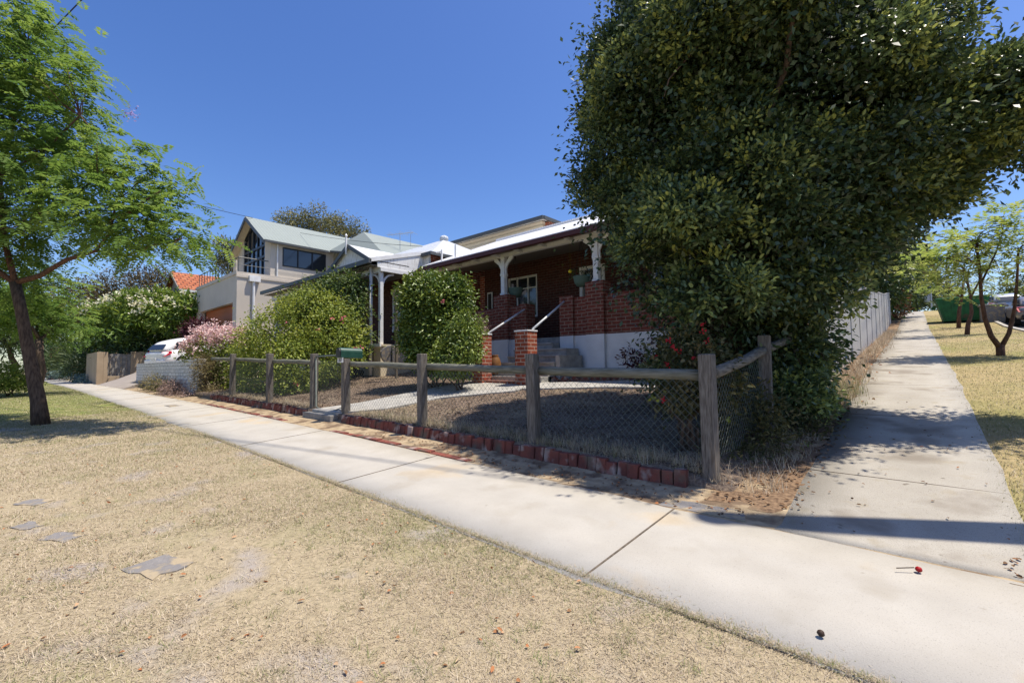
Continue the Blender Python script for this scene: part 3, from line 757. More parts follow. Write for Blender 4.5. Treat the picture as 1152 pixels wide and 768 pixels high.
# walls with the openings cut out
def wall_y(name, x0, x1, y, z0, z1, t, holes, mat, parent):
    m = MB(); xs = sorted({x0, x1} | {h[0] for h in holes} | {h[1] for h in holes})
    for a, b in zip(xs[:-1], xs[1:]):
        hs = [h for h in holes if h[0] <= a and h[1] >= b]
        zs = [(z0, z1)]
        if hs:
            h = hs[0]; zs = [(z0, h[2]), (h[3], z1)]
        for p, q in zs:
            if q - p > .01: m.box(a, b, y, y + t, p, q)
    return m.build(name, mat, parent)
def window_y(parent, x0, x1, y, z0, z1, bars, fr=.07, mat='white', glass='glass', hbars=(), inset=.06, curtain=False, name="window"):
    m = MB()
    m.box(x0, x1, y - .02, y + .06, z1 - fr, z1); m.box(x0, x1, y - .03, y + .06, z0, z0 + fr)
    m.box(x0, x0 + fr, y - .018, y + .058, z0 + fr, z1 - fr); m.box(x1 - fr, x1, y - .018, y + .058, z0 + fr, z1 - fr)
    for b in bars: m.box(b - .025, b + .025, y - .015, y + .055, z0 + fr, z1 - fr)
    for b in hbars: m.box(x0 + fr, x1 - fr, y - .01, y + .05, b - .02, b + .02)
    w = m.build(name, MT[mat], parent)
    g = MB(); g.box(x0 + .01, x1 - .01, y + .02, y + .035, z0 + .01, z1 - .01); g.build("pane", MT[glass], w)
    if curtain:
        g = MB(); n = int((x1 - x0) / .05)
        for i in range(n):
            a = x0 + .03 + (x1 - x0 - .06) * i / n; g.quad((a, y + .10 + .02 * (i % 2), z0), (a + .05, y + .10 + .02 * ((i + 1) % 2), z0), (a + .05, y + .10 + .02 * ((i + 1) % 2), z1), (a, y + .10 + .02 * (i % 2), z1))
        g.build("curtain", MT['curtain'], w)
    return w
wall_y("wall", -11.75, -2.0, 11.7, FL, 4.75, .24, [(-10.6, -9.3, 2.72, 4.14), (-7.62, -6.75, FL, 4.08), (-5.3, -3.9, 2.7, 4.1)], MT['brick_shaded'], H)
window_y(H, -10.6, -9.3, 11.74, 2.72, 4.14, (-10.2, -9.72), hbars=(3.72,), curtain=True)
window_y(H, -5.3, -3.9, 11.74, 2.7, 4.1, (-4.9, -4.3), hbars=(3.7,))
m = MB(); m.box(-7.62, -7.52, 11.66, 11.8, FL, 4.08); m.box(-6.85, -6.75, 11.66, 11.8, FL, 4.08); m.box(-7.52, -6.85, 11.66, 11.8, 3.98, 4.08); m.box(-7.52, -6.85, 11.68, 11.78, 2.72, 2.8)
dr = m.build("screen_door", MT['white'], H)
m = MB()
for k in range(-12, 24):
    for sg in (1, -1):
        pts = []
        for t in np.linspace(0, 2.1, 30):
            xx = -7.52 + k * .09 + (t if sg > 0 else -t) * .62 + (0 if sg > 0 else .3); z = FL + t
            if -7.52 <= xx <= -6.85: pts.append((xx, 11.72 + sg * .004, z))
        if len(pts) > 1: m.tube([pts[0], pts[-1]], .006, 3, cap=False)
m.build("security_mesh", MT['steel'], dr)
m = MB(); m.box(-7.55, -6.82, 11.82, 11.86, FL, 4.0); m.build("door_leaf", MT['black'], dr)
m = MB(); m.box(-11.99, -11.75, 11.7, 17, 1.2, 4.4); m.box(-2.24, -2.0, 11.94, 17, 1.2, 4.7); m.box(-11.75, -2.24, 16.8, 17, 1.2, 4.4); m.build("side_wall", MT['brick_red'], H)
# verandah roof, main roof
x0, x1 = -12.15, -1.7
m = MB()
m.slab([(x0, 9.15, 4.43), (x1, 9.15, 4.43), (x1, 12.9, 6.02), (x0 - .1, 12.9, 6.02)], .03)
m.slab([(x0 - .1, 12.903, 6.02), (x1, 12.903, 6.02), (x1, 17.4, 4.3), (x0 - .1, 17.4, 4.3)], .03)
rf = m.build("roof", MT['roof_white'], H)
m = MB(); m.tube([(x0 - .1, 12.9, 6.04), (x1, 12.9, 6.04)], .07, 8); m.build("ridge_cap", MT['roof_white'], rf)
m = MB(); m.box(x0, x1, 9.12, 9.24, 4.28, 4.395); m.slab([(x0 - .28, 9.0, 4.25), (x0, 9.05, 4.36), (x0, 9.3, 4.44), (x0 - .28, 9.4, 4.30)], .12); m.build("gutter", MT['maroon'], H)
m = MB(); m.slab([(x0, 9.26, 4.36), (x1, 9.26, 4.36), (x1, 11.68, 4.62), (x0, 11.68, 4.62)], .02); m.build("soffit", MT['soffit'], H)
m = MB(); m.box(x0, x1, 9.62, 9.76, 4.27, 4.39)
bm_ = m.build("beam", MT['white'], H)
m = MB()
for i in range(12):
    xx = -11.6 + .85 * i; m = MB(); m.box(xx, xx + .06, 9.245, 9.615, 4.28, 4.335); m.build("rafter_end", MT['white'], bm_)
def bracket(m, x, y, z, sx, sy, r=.34, t=.04, w=.05):           # curved verandah bracket in the direction (sx, sy)
    pts = []
    for a in np.linspace(0, math.pi / 2, 8):
        pts.append((x + sx * r * (1 - math.cos(a)), y + sy * r * (1 - math.cos(a)), z - r * (1 - math.sin(a))))
    for p, q in zip(pts[:-1], pts[1:]): m.bar(p, q, t, w)
for cx in (-8.93, -5.82, -2.7):
    m = MB(); m.box(cx - .07, cx + .07, 9.62, 9.76, 3.15, 4.27); m.box(cx - .09, cx + .09, 9.6, 9.78, 3.15, 3.22); m.box(cx - .085, cx + .085, 9.605, 9.775, 3.72, 3.80)
    c = m.build("column", MT['white'], H, bevel=.01)
    for sx in (-1, 1):
        m = MB(); m.extrude([(cx + sx * .07, 9.66, 3.62), (cx + sx * .12, 9.66, 3.78), (cx + sx * .10, 9.66, 3.92), (cx + sx * .19, 9.66, 4.08), (cx + sx * .36, 9.66, 4.2), (cx + sx * .36, 9.66, 4.267), (cx + sx * .24, 9.66, 4.267), (cx + sx * .14, 9.66, 4.16), (cx + sx * .07, 9.66, 4.08)], (0, .05, 0))
        m.build("bracket", MT['white'], c)
# front steps, cheek walls, piers, handrails
m = MB()
for i in range(6):
    z1 = 1.86 - .165 * (i + 1) + .002; y0 = 9.52 - .25 * (i + 1)
    m.box(-7.98, -6.90 if i < 1 else -6.30, y0, 9.655 if i < 1 else 9.545, .45, z1)
    m.box(-7.99, -6.90 if i < 1 else -6.29, y0 - .02, y0 + .02, z1 - .04, z1 + .004)
st = m.build("front_steps", MT['step'], H, bevel=.008)
m = MB(); m.box(-6.29, -6.17, 8.55, 9.51, .5, 1.36)
m.build("cheek_wall", MT['step'], st, bevel=.01)
def pier(x0, x1, y0, y1, z1):
    m = MB(); m.box(x0, x1, y0, y1, .45, z1); p = m.build("entry_pier", MT['brick_red'], H, bevel=.006)
    m = MB(); m.box(x0 - .012, x1 + .012, y0 - .012, y1 + .012, z1, z1 + .035); m.build("cap", MT['white_render'], p, bevel=.008)
pier(-8.20, -7.83, 7.68, 8.02, 1.88); pier(-6.77, -6.40, 7.68, 8.02, 1.88)
m = MB(); m.box(-8.2, -6.4, 7.76, 7.95, .45, .78); m.build("pier_footing", MT['brick_red'], H)
for a, b in (((-7.95, 8.02, 1.93), (-8.06, 9.56, 2.66)), ((-6.52, 8.02, 1.95), (-6.72, 9.55, 2.74))):
    m = MB(); m.tube([a, b], .027, 8); m.build("handrail", MT['white'], H, smooth=True)
m = MB(); m.box(-11.55, -11.3, 11.63, 11.66, 3.0, 3.75); m.build("wall_frame", MT['white'], H)
m = MB(); m.box(-11.5, -11.35, 11.61, 11.628, 3.05, 3.7); m.build("wall_frame_panel", MT['black'], H)
m = MB(); m.lathe((-11.05, 11.62, 3.2), [(.001, 0), (.09, .02), (.1, .15), (.06, .28), (.001, .3)], 10); m.build("wall_box", MT['basket_green'], H, smooth=True)
# vent stacks at the end of the roof
for (px, yb, yt) in ((497, 290, 281), (512.5, 287, 275)):
    b = atY(px, yb, 9.4); t = atY(px, yt, 9.4); m = MB(); m.tube([b - np.array([0, 0, .1]), t], .03, 8)
    if px < 500: m.tube([atY(497, 283, 9.4), atY(491, 284, 9.4)], .025, 6)
    m.build("vent_pipe", MT['white'], H)

# ------------------------------------------------------------------ house with the white timber verandah end
G = thing("verandah_house", (-17.0, 9.0, 1.0), "brick house with white timber verandah end and small front gable behind the shrubs", "house")
wall_y("wall", -21.9, -12.92, 9.95, .7, 5.02, .24, [(-15.05, -13.55, 2.45, 4.08), (-19.8, -18.4, 2.4, 4.0)], MT['brick_shaded'], G)
window_y(G, -15.05, -13.55, 9.98, 2.45, 4.08, (-14.55, -14.05), fr=.1, hbars=(3.6,), curtain=False)
window_y(G, -19.8, -18.4, 9.98, 2.4, 4.0, (-19.3, -18.9), fr=.1, hbars=(3.5,))
m = MB(); m.box(-12.92, -12.68, 9.94, 15.0, .7, 5.05); m.box(-22.1, -21.9, 9.95, 15, .7, 5.02); m.box(-21.9, -12.92, 14.8, 15, .7, 5.02); m.build("side_wall", MT['brick_red'], G)
# white corner board and sunlit opening in the party slot
m = MB(); m.box(-12.98, -12.66, 9.86, 9.938, 4.0, 5.06); m.build("corner_board", MT['white_board'], G)
m = MB()
a = (-12.45, 9.8, 5.08); ap = (-15.0, 12.5, 6.55); bk = (-12.45, 15.3, 5.08); l0 = (-22.4, 9.8, 5.08); l1 = (-22.4, 15.3, 5.08); ap2 = (-19.8, 12.5, 6.55)
m.add([a, bk, l1, l0, ap, ap2], [(0, 4, 5, 3), (0, 1, 4), (1, 2, 5, 4), (2, 3, 5), (3, 2, 1, 0)])
rf = m.build("roof", MT['roof_zinc'], G)
m = MB(); m.lathe(ap, [(.001, -.1), (.16, -.08), (.2, .02), (.16, .12), (.06, .17), (.001, .18)], 10); m.build("ridge_end", MT['roof_zinc'], rf, smooth=True)
m = MB()
m.box(-12.44, -12.36, 9.8, 15.3, 4.98, 5.09); m.box(-22.4, -12.36, 9.70, 9.799, 4.98, 5.09); m.build("gutter", MT['gutter_dark'], G)
m = MB(); m.slab([(-22.0, 7.75, 4.60), (-12.95, 7.75, 4.60), (-12.95, 9.95, 5.2), (-22.0, 9.95, 5.2)], .03); vr = m.build("verandah_roof", MT['roof_zinc'], G)
m = MB(); m.box(-22.05, -12.9, 7.66, 7.76, 4.44, 4.58); m.build("gutter", MT['gutter_dark'], vr)
m = MB(); m.box(-22.0, -13.0, 8.14, 8.26, 4.22, 4.40); m.build("beam", MT['white'], G)
# end infill of boards under a sloping barge
m = MB(); m.extrude([(-12.96, 8.0, 4.36), (-12.96, 9.93, 4.36), (-12.96, 9.93, 5.16), (-12.96, 8.0, 4.6)], (.03, 0, 0)); ei = m.build("end_boards", MT['white_board'], G)
m = MB(); m.bar((-12.92, 7.72, 4.55), (-12.92, 9.95, 5.16), .04, .13); m.build("barge_board", MT['white'], ei)
m = MB(); m.bar((-12.93, 8.1, 4.30), (-12.93, 9.95, 4.30), .07, .12); m.build("end_beam", MT['white'], ei)
m = MB(); m.slab([(-22, 7.8, 4.42), (-12.98, 7.8, 4.42), (-12.98, 9.94, 4.46), (-22, 9.94, 4.46)], .02); m.build("soffit", MT['soffit'], G)
for (cx, cy, z0, r) in ((-13.05, 8.2, 1.86, .06), (-15.6, 8.2, 1.86, .06), (-18.4, 8.2, 1.86, .06), (-21.4, 8.2, 1.2, .1)):
    m = MB(); m.box(cx - r, cx + r, cy - r, cy + r, z0, 4.22); c = m.build("verandah_post", MT['white'], G, bevel=.008)
    for (sx, sy) in (((0, 1), (-1, 0)) if cx > -13.5 else ((1, 0), (-1, 0))):
        m = MB(); bracket(m, cx + sx * r, cy + sy * r, 4.2, sx, sy, .42, .05, .06); m.build("bracket", MT['white'], c)
m = MB(); m.tube([(-13.36, 8.02, .85), (-13.36, 8.02, 4.44)], .055, 10); m.build("downpipe", MT['white'], G, smooth=True)
m = MB(); m.box(-13.34, -12.93, 8.12, 9.9, .7, 1.80); m.box(-13.38, -12.89, 8.08, 9.9, 1.80, 1.86); m.build("verandah_pedestal", MT['cream'], G)
m = MB(); m.box(-21.9, -13.34, 8.2, 9.94, 1.6, 1.85); m.build("verandah_floor", MT['stepdark'], G)
m = MB(); m.box(-21.9, -13.345, 8.26, 8.4, .6, 1.6); m.build("plinth", MT['cream'], G)
m = MB()
for i in range(9):
    m.box(-21.3 + .16 * i, -21.24 + .16 * i, 8.16, 8.24, 3.3, 4.2)
m.box(-21.3, -19.9, 8.155, 8.245, 3.26, 3.3); m.build("fretwork", MT['white'], G)
m = MB(); m.box(-22.1, -20.6, 9.4, 9.93, .7, 4.2); m.build("end_wall", MT['cream'], G)
m = MB(); m.bar((-14.1, 7.95, 1.82), (-12.75, 8.0, 1.82), .05, .09); m.build("cross_rail", MT['white'], G)
# gablet on the verandah roof
gy = 7.82; cx = -14.35
m = MB(); m.extrude([(cx - 1.25, gy, 4.60), (cx + 1.25, gy, 4.60), (cx, gy, 5.22)], (0, .04, 0)); gb = m.build("gablet_face", MT['white_board'], G)
m = MB(); m.slab([(cx - 1.42, gy - .12, 4.56), (cx, gy - .12, 5.30), (cx, gy + 1.7, 5.30), (cx - 1.42, gy + 1.4, 4.56)], .03); m.slab([(cx, gy - .12, 5.303), (cx + 1.42, gy - .12, 4.56), (cx + 1.42, gy + 1.4, 4.56), (cx, gy + 1.7, 5.303)], .03); m.build("gablet_roof", MT['roof_white'], gb)
m = MB(); m.bar((cx - 1.42, gy - .1, 4.53), (cx, gy - .1, 5.25), .05, .12); m.bar((cx, gy - .1, 5.252), (cx + 1.42, gy - .1, 4.53), .05, .12); m.build("barge_board", MT['gutter_dark'], gb)
m = MB(); m.tube([(cx, gy - .15, 4.95), (cx, gy - .15, 5.55)], [.035, .03], 8); m.lathe((cx, gy - .15, 5.55), [(.03, 0), (.05, .04), (.02, .1), (.001, .12)], 8); m.build("finial", MT['white'], gb)

# upper storey addition behind
U = thing("weatherboard_house", (-14.5, 17.5, 2.0), "cream weatherboard upper storey with low pale roof behind the brick bungalow", "house")
m = MB(); m.box(-17.6, -11.75, 15.2, 21, 2.0, 7.28); m.build("wall", MT['weatherboard'], U)
m = MB(); m.box(-12.2, -11.4, 15.4, 16.2, 5.5, 7.24); m.build("corner_wall", MT['brick_red'], U)
m = MB(); e = .38; z = 7.3
m.add([(-17.9, 14.8, z), (-11.4, 14.8, z), (-11.4, 21.4, z), (-17.9, 21.4, z), (-14.0, 17.4, 8.25), (-15.4, 18.8, 8.25)], [(0, 1, 4, 5), (1, 2, 4), (2, 3, 5, 4), (3, 0, 5), (3, 2, 1, 0)])
m.build("roof", MT['roof_white'], U)
m = MB(); m.box(-17.95, -11.35, 14.70, 14.80, 7.17, 7.31); m.box(-11.40, -11.32, 14.80, 21.4, 7.17, 7.31); m.build("gutter", MT['gutter_dark'], U)

# ------------------------------------------------------------------ two-storey house with the glazed gable
K = thing("modern_house", (-29.5, 14.0, 2.0), "pale two storey house with glazed gable and grey green steel roof above a garage", "house")
x1, x0, yg = -26.9, -34.4, 8.2
wall_y("garage_wall", x0, x1, yg, .5, 6.3, .25, [(x0 + .9, x1 - .6, 2.0, 4.68)], MT['grey_render'], K)
m = MB(); m.box(x0 + .85, x1 - .55, yg + .32, yg + .38, 1.6, 4.75); m.build("garage_door", MT['door_orange'], K)
for xa_ in (x1 - .25, x0):
    m = MB(); m.box(xa_, xa_ + .25, yg + .25, 13.3, .5, 6.3); m.build("lower_wall", MT['grey_render'], K)
m = MB(); m.box(x0 + .25, x1 - .25, yg + .25, 13.3, 5.9, 6.1); m.build("balcony_floor", MT['grey_render'], K)
m = MB(); m.box(x1 + .002, x1 + .05, yg - .04, 13.3, 6.0, 6.12); m.box(x0 - .04, x1 + .05, yg - .05, yg - .002, 6.14, 6.32); m.build("parapet_band", MT['grey_render'], K)
m = MB(); m.tube([(x1 + .09, yg + .8, .8), (x1 + .09, yg + .8, 5.9)], .07, 8); m.box(x1 + .01, x1 + .22, yg + .55, yg + 1.1, 5.82, 6.14); m.build("downpipe", MT['white'], K)
# balcony rail
m = MB()
for i in range(14):
    xx = x0 + .1 + (x1 - x0 - .2) * i / 13; m.tube([(xx, yg + .1, 6.3), (xx, yg + .1, 7.1)], .02, 6)
m.tube([(x0 + .1, yg + .1, 7.1), (x1 - .1, yg + .1, 7.1)], .028, 6); m.tube([(x1 - .1, yg + .1, 7.1), (x1 - .1, 9.8, 7.1)], .03, 6); m.tube([(x1 - .1, yg + .1, 6.7), (x1 - .1, 9.8, 6.7)], .015, 6)
m.build("balcony_rail", MT['gutter_dark'], K)
gy0, gx, gw = 9.9, -29.75, 2.75
ze, zp = 8.35, 10.15
# gable wall with tall black framed glazing
m = MB()
m.box(gx - gw, gx - 1.55, gy0, gy0 + .2, 6.1, ze); m.extrude([(gx - gw, gy0, ze), (gx - 1.55, gy0, ze), (gx - 1.55, gy0, ze + (gw - 1.55) * (zp - ze) / gw)], (0, .2, 0)); m.build("gable_wall", MT['grey_render'], K)
m = MB(); m.box(gx + 1.9, gx + gw, gy0, gy0 + .2, 6.1, ze)
m.extrude([(gx + 1.9, gy0, ze), (gx + gw, gy0, ze), (gx + 1.9, gy0, ze + (gw - 1.9) * (zp - ze) / gw)], (0, .2, 0))
m.build("gable_wall", MT['grey_render'], K)
m = MB()
for xx in (-1.5, -.8, -.1, .6, 1.3, 1.85):
    zt = zp - .18 - abs(xx) * (zp - ze) / gw; m.bar((gx + xx, gy0 + .08, 6.1), (gx + xx, gy0 + .08, zt), .09, .09, up=(0, 1, 0))
for zz in (7.6, 8.25): m.bar((gx - 1.5, gy0 + .075, zz), (gx + 1.85, gy0 + .075, zz), .1, .13)
m.bar((gx - 1.5, gy0 + .07, ze + .75), (gx, gy0 + .07, zp - .2), .1, .14); m.bar((gx, gy0 + .07, zp - .202), (gx + 1.85, gy0 + .07, ze + .5), .1, .14)
w = m.build("gable_window", MT['blackframe'], K)
m = MB(); m.extrude([(gx - 1.5, gy0 + .1, 6.1), (gx + 1.85, gy0 + .1, 6.1), (gx + 1.85, gy0 + .1, ze + .5), (gx, gy0 + .1, zp - .22), (gx - 1.5, gy0 + .1, ze + .75)], (0, .015, 0)); m.build("pane", MT['glass'], w)
# side wall, upper
def wall_x(name, x, y0, y1, z0, z1, t, holes, mat, parent):
    m = MB(); ys = sorted({y0, y1} | {h[0] for h in holes} | {h[1] for h in holes})
    for a, b in zip(ys[:-1], ys[1:]):
        hs = [h for h in holes if h[0] <= a and h[1] >= b]; zs = [(z0, z1)]
        if hs: zs = [(z0, hs[0][2]), (hs[0][3], z1)]
        for p, q in zs:
            if q - p > .01: m.box(x - t, x, a, b, p, q)
    return m.build(name, mat, parent)
wall_x("upper_wall", x1 - .1, gy0 + .2, 13.6, 6.302, ze, .2, [(10.55, 13.1, 6.95, 8.05)], MT['cladding'], K)
m = MB(); yA, yB, zA, zB = 10.55, 13.1, 6.95, 8.05; xx = x1 - .12
for (a, b, c, d) in ((yA, yB, zB - .06, zB), (yA, yB, zA, zA + .06)): m.box(xx - .06, xx + .05, a, b, c, d)
for yy in (yA, (yA * 2 + yB) / 3, (yA + 2 * yB) / 3, yB - .06): m.box(xx - .05, xx + .045, yy, yy + .06, zA + .06, zB - .06)
w = m.build("window", MT['blackframe'], K)
m = MB(); m.box(xx - .03, xx - .01, yA + .01, yB - .01, zA + .01, zB - .01); m.build("pane", MT['glass'], w)
m = MB(); m.box(x0 + .5, x0 + .7, gy0 + .2, 16, 6.1, ze); m.box(x0 + .7, x1 - .3, 15.8, 16, 6.1, ze); m.build("back_wall", MT['cladding'], K)
m = MB(); m.tube([(x1 - .04, 10.25, 6.3), (x1 - .04, 10.25, 8.2)], .045, 8); m.build("downpipe", MT['white'], K)
ov = .28; yf = gy0 - .45; yb = 17.5
sl_ = (zp - ze) / gw
m = MB()
m.slab([(gx, yf, zp + .06), (gx + gw + ov, yf, ze - ov * sl_ + .06), (gx + gw + ov, yb, ze - ov * sl_ + .06), (gx, yb, zp + .06)], .04)
m.slab([(gx - gw - ov, yf, ze - ov * sl_ + .06), (gx - .003, yf, zp + .06), (gx - .003, yb, zp + .06), (gx - gw - ov, yb, ze - ov * sl_ + .06)], .04)
m.build("roof", MT['roof_green'], K)
m = MB(); m.bar((gx - gw - ov, yf, ze - ov * sl_ - .06), (gx, yf, zp - .06), .05, .2); m.bar((gx + .001, yf + .001, zp - .06), (gx + gw + ov, yf + .001, ze - ov * sl_ - .06), .05, .2); m.build("barge_board", MT['gutter_dark'], K)
m = MB(); m.box(gx + gw + ov, gx + gw + ov + .11, yf, 13.1, ze - ov * sl_ - .06, ze - ov * sl_ + .06); m.build("gutter", MT['gutter_dark'], K)
m = MB(); m.slab([(gx - gw - ov + .02, yf + .03, ze - ov * sl_ - .02), (gx, yf + .03, zp - .03), (gx, gy0, zp - .03), (gx - gw - ov + .02, gy0, ze - ov * sl_ - .02)], .03); m.build("eave_lining", MT['cream'], K)
# second hipped wing
hx0, hx1, hy0, hy1 = -26.95, -20.9, 13.35, 26
hc, he, hl, hp = -25.2, 8.36, 7.05, 9.42
m = MB(); m.box(hx0, hx1 - .3, hy0 + .35, hy1, 1.5, hl - .06); m.build("wing_wall", MT['cladding'], K)
m = MB(); m.add([(hx0 - .1, hy0, he), (hx1, hy0, hl), (hx1, hy1, hl), (hx0 - .1, hy1, he), (hc, hy0 + 1.25, hp), (hc, hy1, hp)], [(0, 1, 4), (1, 2, 5, 4), (2, 3, 5), (3, 0, 4, 5), (3, 2, 1, 0)])
m.build("wing_roof", MT['roof_green'], K)
m = MB(); m.bar((hx0 - .1, hy0 - .05, he - .05), (hx1, hy0 - .05, hl - .05), .09, .11); m.bar((hx1 + .05, hy0 - .1, hl - .05), (hx1 + .05, hy1, hl - .05), .09, .11); m.build("gutter", MT['gutter_dark'], K)
for (px, py) in ((420, 274.5), (433, 276.5)):
    q = at(px, py, 28.0); m = MB(); m.box(q[0] - .1, q[0] + .12, q[1] - .12, q[1] + .12, q[2] - .5, q[2] + .18); m.build("roof_vent", MT['black'], K)
# tv aerial on the wing roof
m = MB(); b = at(450, 282, 27.0); t = at(450, 262, 27.0); m.tube([b - np.array([0, 0, .4]), t], .018, 5)
a = at(436, 264.5, 27.0); c = at(465, 261.5, 26.6); m.tube([a, c], .018, 4)
for i in range(9):
    t_ = i / 8; p = a * (1 - t_) + c * t_; ln = .28 + .1 * (i % 3); m.tube([p + np.array([-.2, ln, 0]) * .9, p - np.array([-.2, ln, 0]) * .9], .009, 4)
b2 = at(462, 277, 26.6); m.tube([b2, at(462, 263, 26.6)], .015, 4)
m.build("aerial", MT['steel'], K)

# ------------------------------------------------------------------ tiled house further on
T = thing("tiled_house", (-38.8, 11, 1.5), "orange terracotta tiled roof house beside the garage, beyond the frangipani tree", "house")
tx0, tx1, ty0, te, tr_ = -41.2, -36.5, 7.7, 6.5, 7.95
tc = (tx0 + tx1) / 2
m = MB(); m.box(tx0 + .3, tx1 - .45, ty0 + .3, 20, 1, te - .1); m.build("wall", MT['brick_orange'], T)
m = MB()
m.slab([(tc, ty0, tr_), (tx1, ty0, te), (tx1, 20.5, te), (tc, 20.5, tr_)], .1)
m.slab([(tx0, ty0, te), (tc - .003, ty0, tr_), (tc - .003, 20.5, tr_), (tx0, 20.5, te)], .1)
m.build("roof", MT['tile'], T)
m = MB(); m.extrude([(tx0 + .3, ty0 + .3, te - .1), (tx1 - .45, ty0 + .3, te - .1), (tc, ty0 + .3, tr_ - .15)], (0, .15, 0)); m.build("gable_end", MT['slab_grey'], T)
m = MB(); m.bar((tc, ty0 - .03, tr_ - .1), (tx1, ty0 - .03, te - .1), .05, .16); m.bar((tx0, ty0 - .031, te - .1), (tc, ty0 - .031, tr_ - .1), .05, .16); m.build("barge_board", MT['slab_grey'], T)
m = MB(); m.box(tx1, tx1 + .12, ty0, 20.5, te - .2, te - .06); m.build("gutter", MT['white'], T)

# ------------------------------------------------------------------ driveway, side walls, fences
m = MB()
dz = [(3.56, .0), (4.4, .30), (6.0, 1.0), (8.2, 1.45), (8.7, 1.5)]
for (ya, za), (yb_, zb_) in zip(dz[:-1], dz[1:]):
    q = [(-33.9, ya, float(gz(-33.9, 3.6)) + .01 + za), (-26.0, ya, float(gz(-27.3, 3.6)) + .01 + za), (-26.0, yb_, float(gz(-27.3, 3.6)) + .01 + zb_), (-33.9, yb_, float(gz(-33.9, 3.6)) + .01 + zb_)]
    m.slab(q, 1.2)
o = m.build("driveway", MT['paver']); o['kind'] = 'structure'
m = MB(); m.extrude([(-28.0, 4.3, .2), (-17.62, 4.3, .05), (-17.62, 4.3, 1.47), (-28.0, 4.3, 1.40)], (0, .24, 0))
tag(m.build("white_brick_wall", MT['brick_white'], bevel=.01), "low white painted brick wall with scrub growing at its foot", "wall")
TW = thing("tan_wall", (-36.6, 4.6, .3), "tan rendered garden wall with dark gate recess beside the driveway", "wall")
m = MB(); y0w = 3.75
m.box(-41.5, -36.5, y0w, y0w + .3, .1, 2.2)
m.box(-36.9, -36.5, y0w + .3, 4.25, .1, 2.2); m.box(-36.9, -36.5, 5.35, 7.2, .1, 2.25); m.box(-36.9, -36.5, 4.25, 5.35, .1, .75)
m.build("wall", MT['tan_render'], TW, bevel=.015)
m = MB(); m.box(-36.82, -36.74, 4.25, 5.35, .75, 2.1); wg = m.build("gate_panel", MT['stepdark'], TW)
m = MB()
for i in range(4): m.box(-36.735, -36.70, 4.36 + .25 * i, 4.42 + .25 * i, .78, 2.06)
m.build("gate_slat", MT['slab_grey'], wg)
m = MB(); m.box(-52, -45.6, 4.4, 4.7, .2, 3.35); m.box(-45.9, -45.6, 4.7, 8, .2, 3.3)
tag(m.build("high_wall", MT['tan_render'], bevel=.015), "taller pale tan wall standing behind the agapanthus clump", "wall")
m = MB(); m.box(-60.5, -58, 2.9, 3.5, .2, 3.1); m.box(-60.6, -57.9, 2.85, 3.55, 3.1, 3.2)
tag(m.build("brick_pier", MT['brick_red']), "distant red brick pier seen left of the street tree trunk", "pier")

SF = thing("sheet_fence", (-1.3, 20, 2.0), "tall pale grey sheet fence running uphill along the side path", "fence")
ys = [9.4 + 2.35 * i for i in range(13)]
for i, (a, b) in enumerate(zip(ys[:-1], ys[1:])):
    za, zb_ = float(gz(-1.25, a)), float(gz(-1.25, b)); zt = 1.95
    m = MB(); m.slab([(-1.27, a, zb_ + zt - .12), (-1.27, b - .02, zb_ + zt), (-1.27, b - .02, zb_ - .05), (-1.27, a, za - .05)], .0) if False else m.extrude([(-1.27, a, za - .08), (-1.27, b - .02, zb_ - .08), (-1.27, b - .02, zb_ + zt), (-1.27, a, za + zt)], (.035, 0, 0))
    m.build("panel", MT['fence_sheet'], SF)
    m = MB(); m.box(-1.285, -1.215, b - .03, b + .03, zb_ - .1, zb_ + zt + .02); m.build("post", MT['fence_sheet'], SF)
m = MB()
for (a, b) in zip(ys[:-1], ys[1:]): m.bar((-1.25, a, float(gz(-1.25, a)) + 1.97), (-1.25, b, float(gz(-1.25, b)) + 1.97), .06, .05)
m.build("top_rail", MT['fence_sheet'], SF)

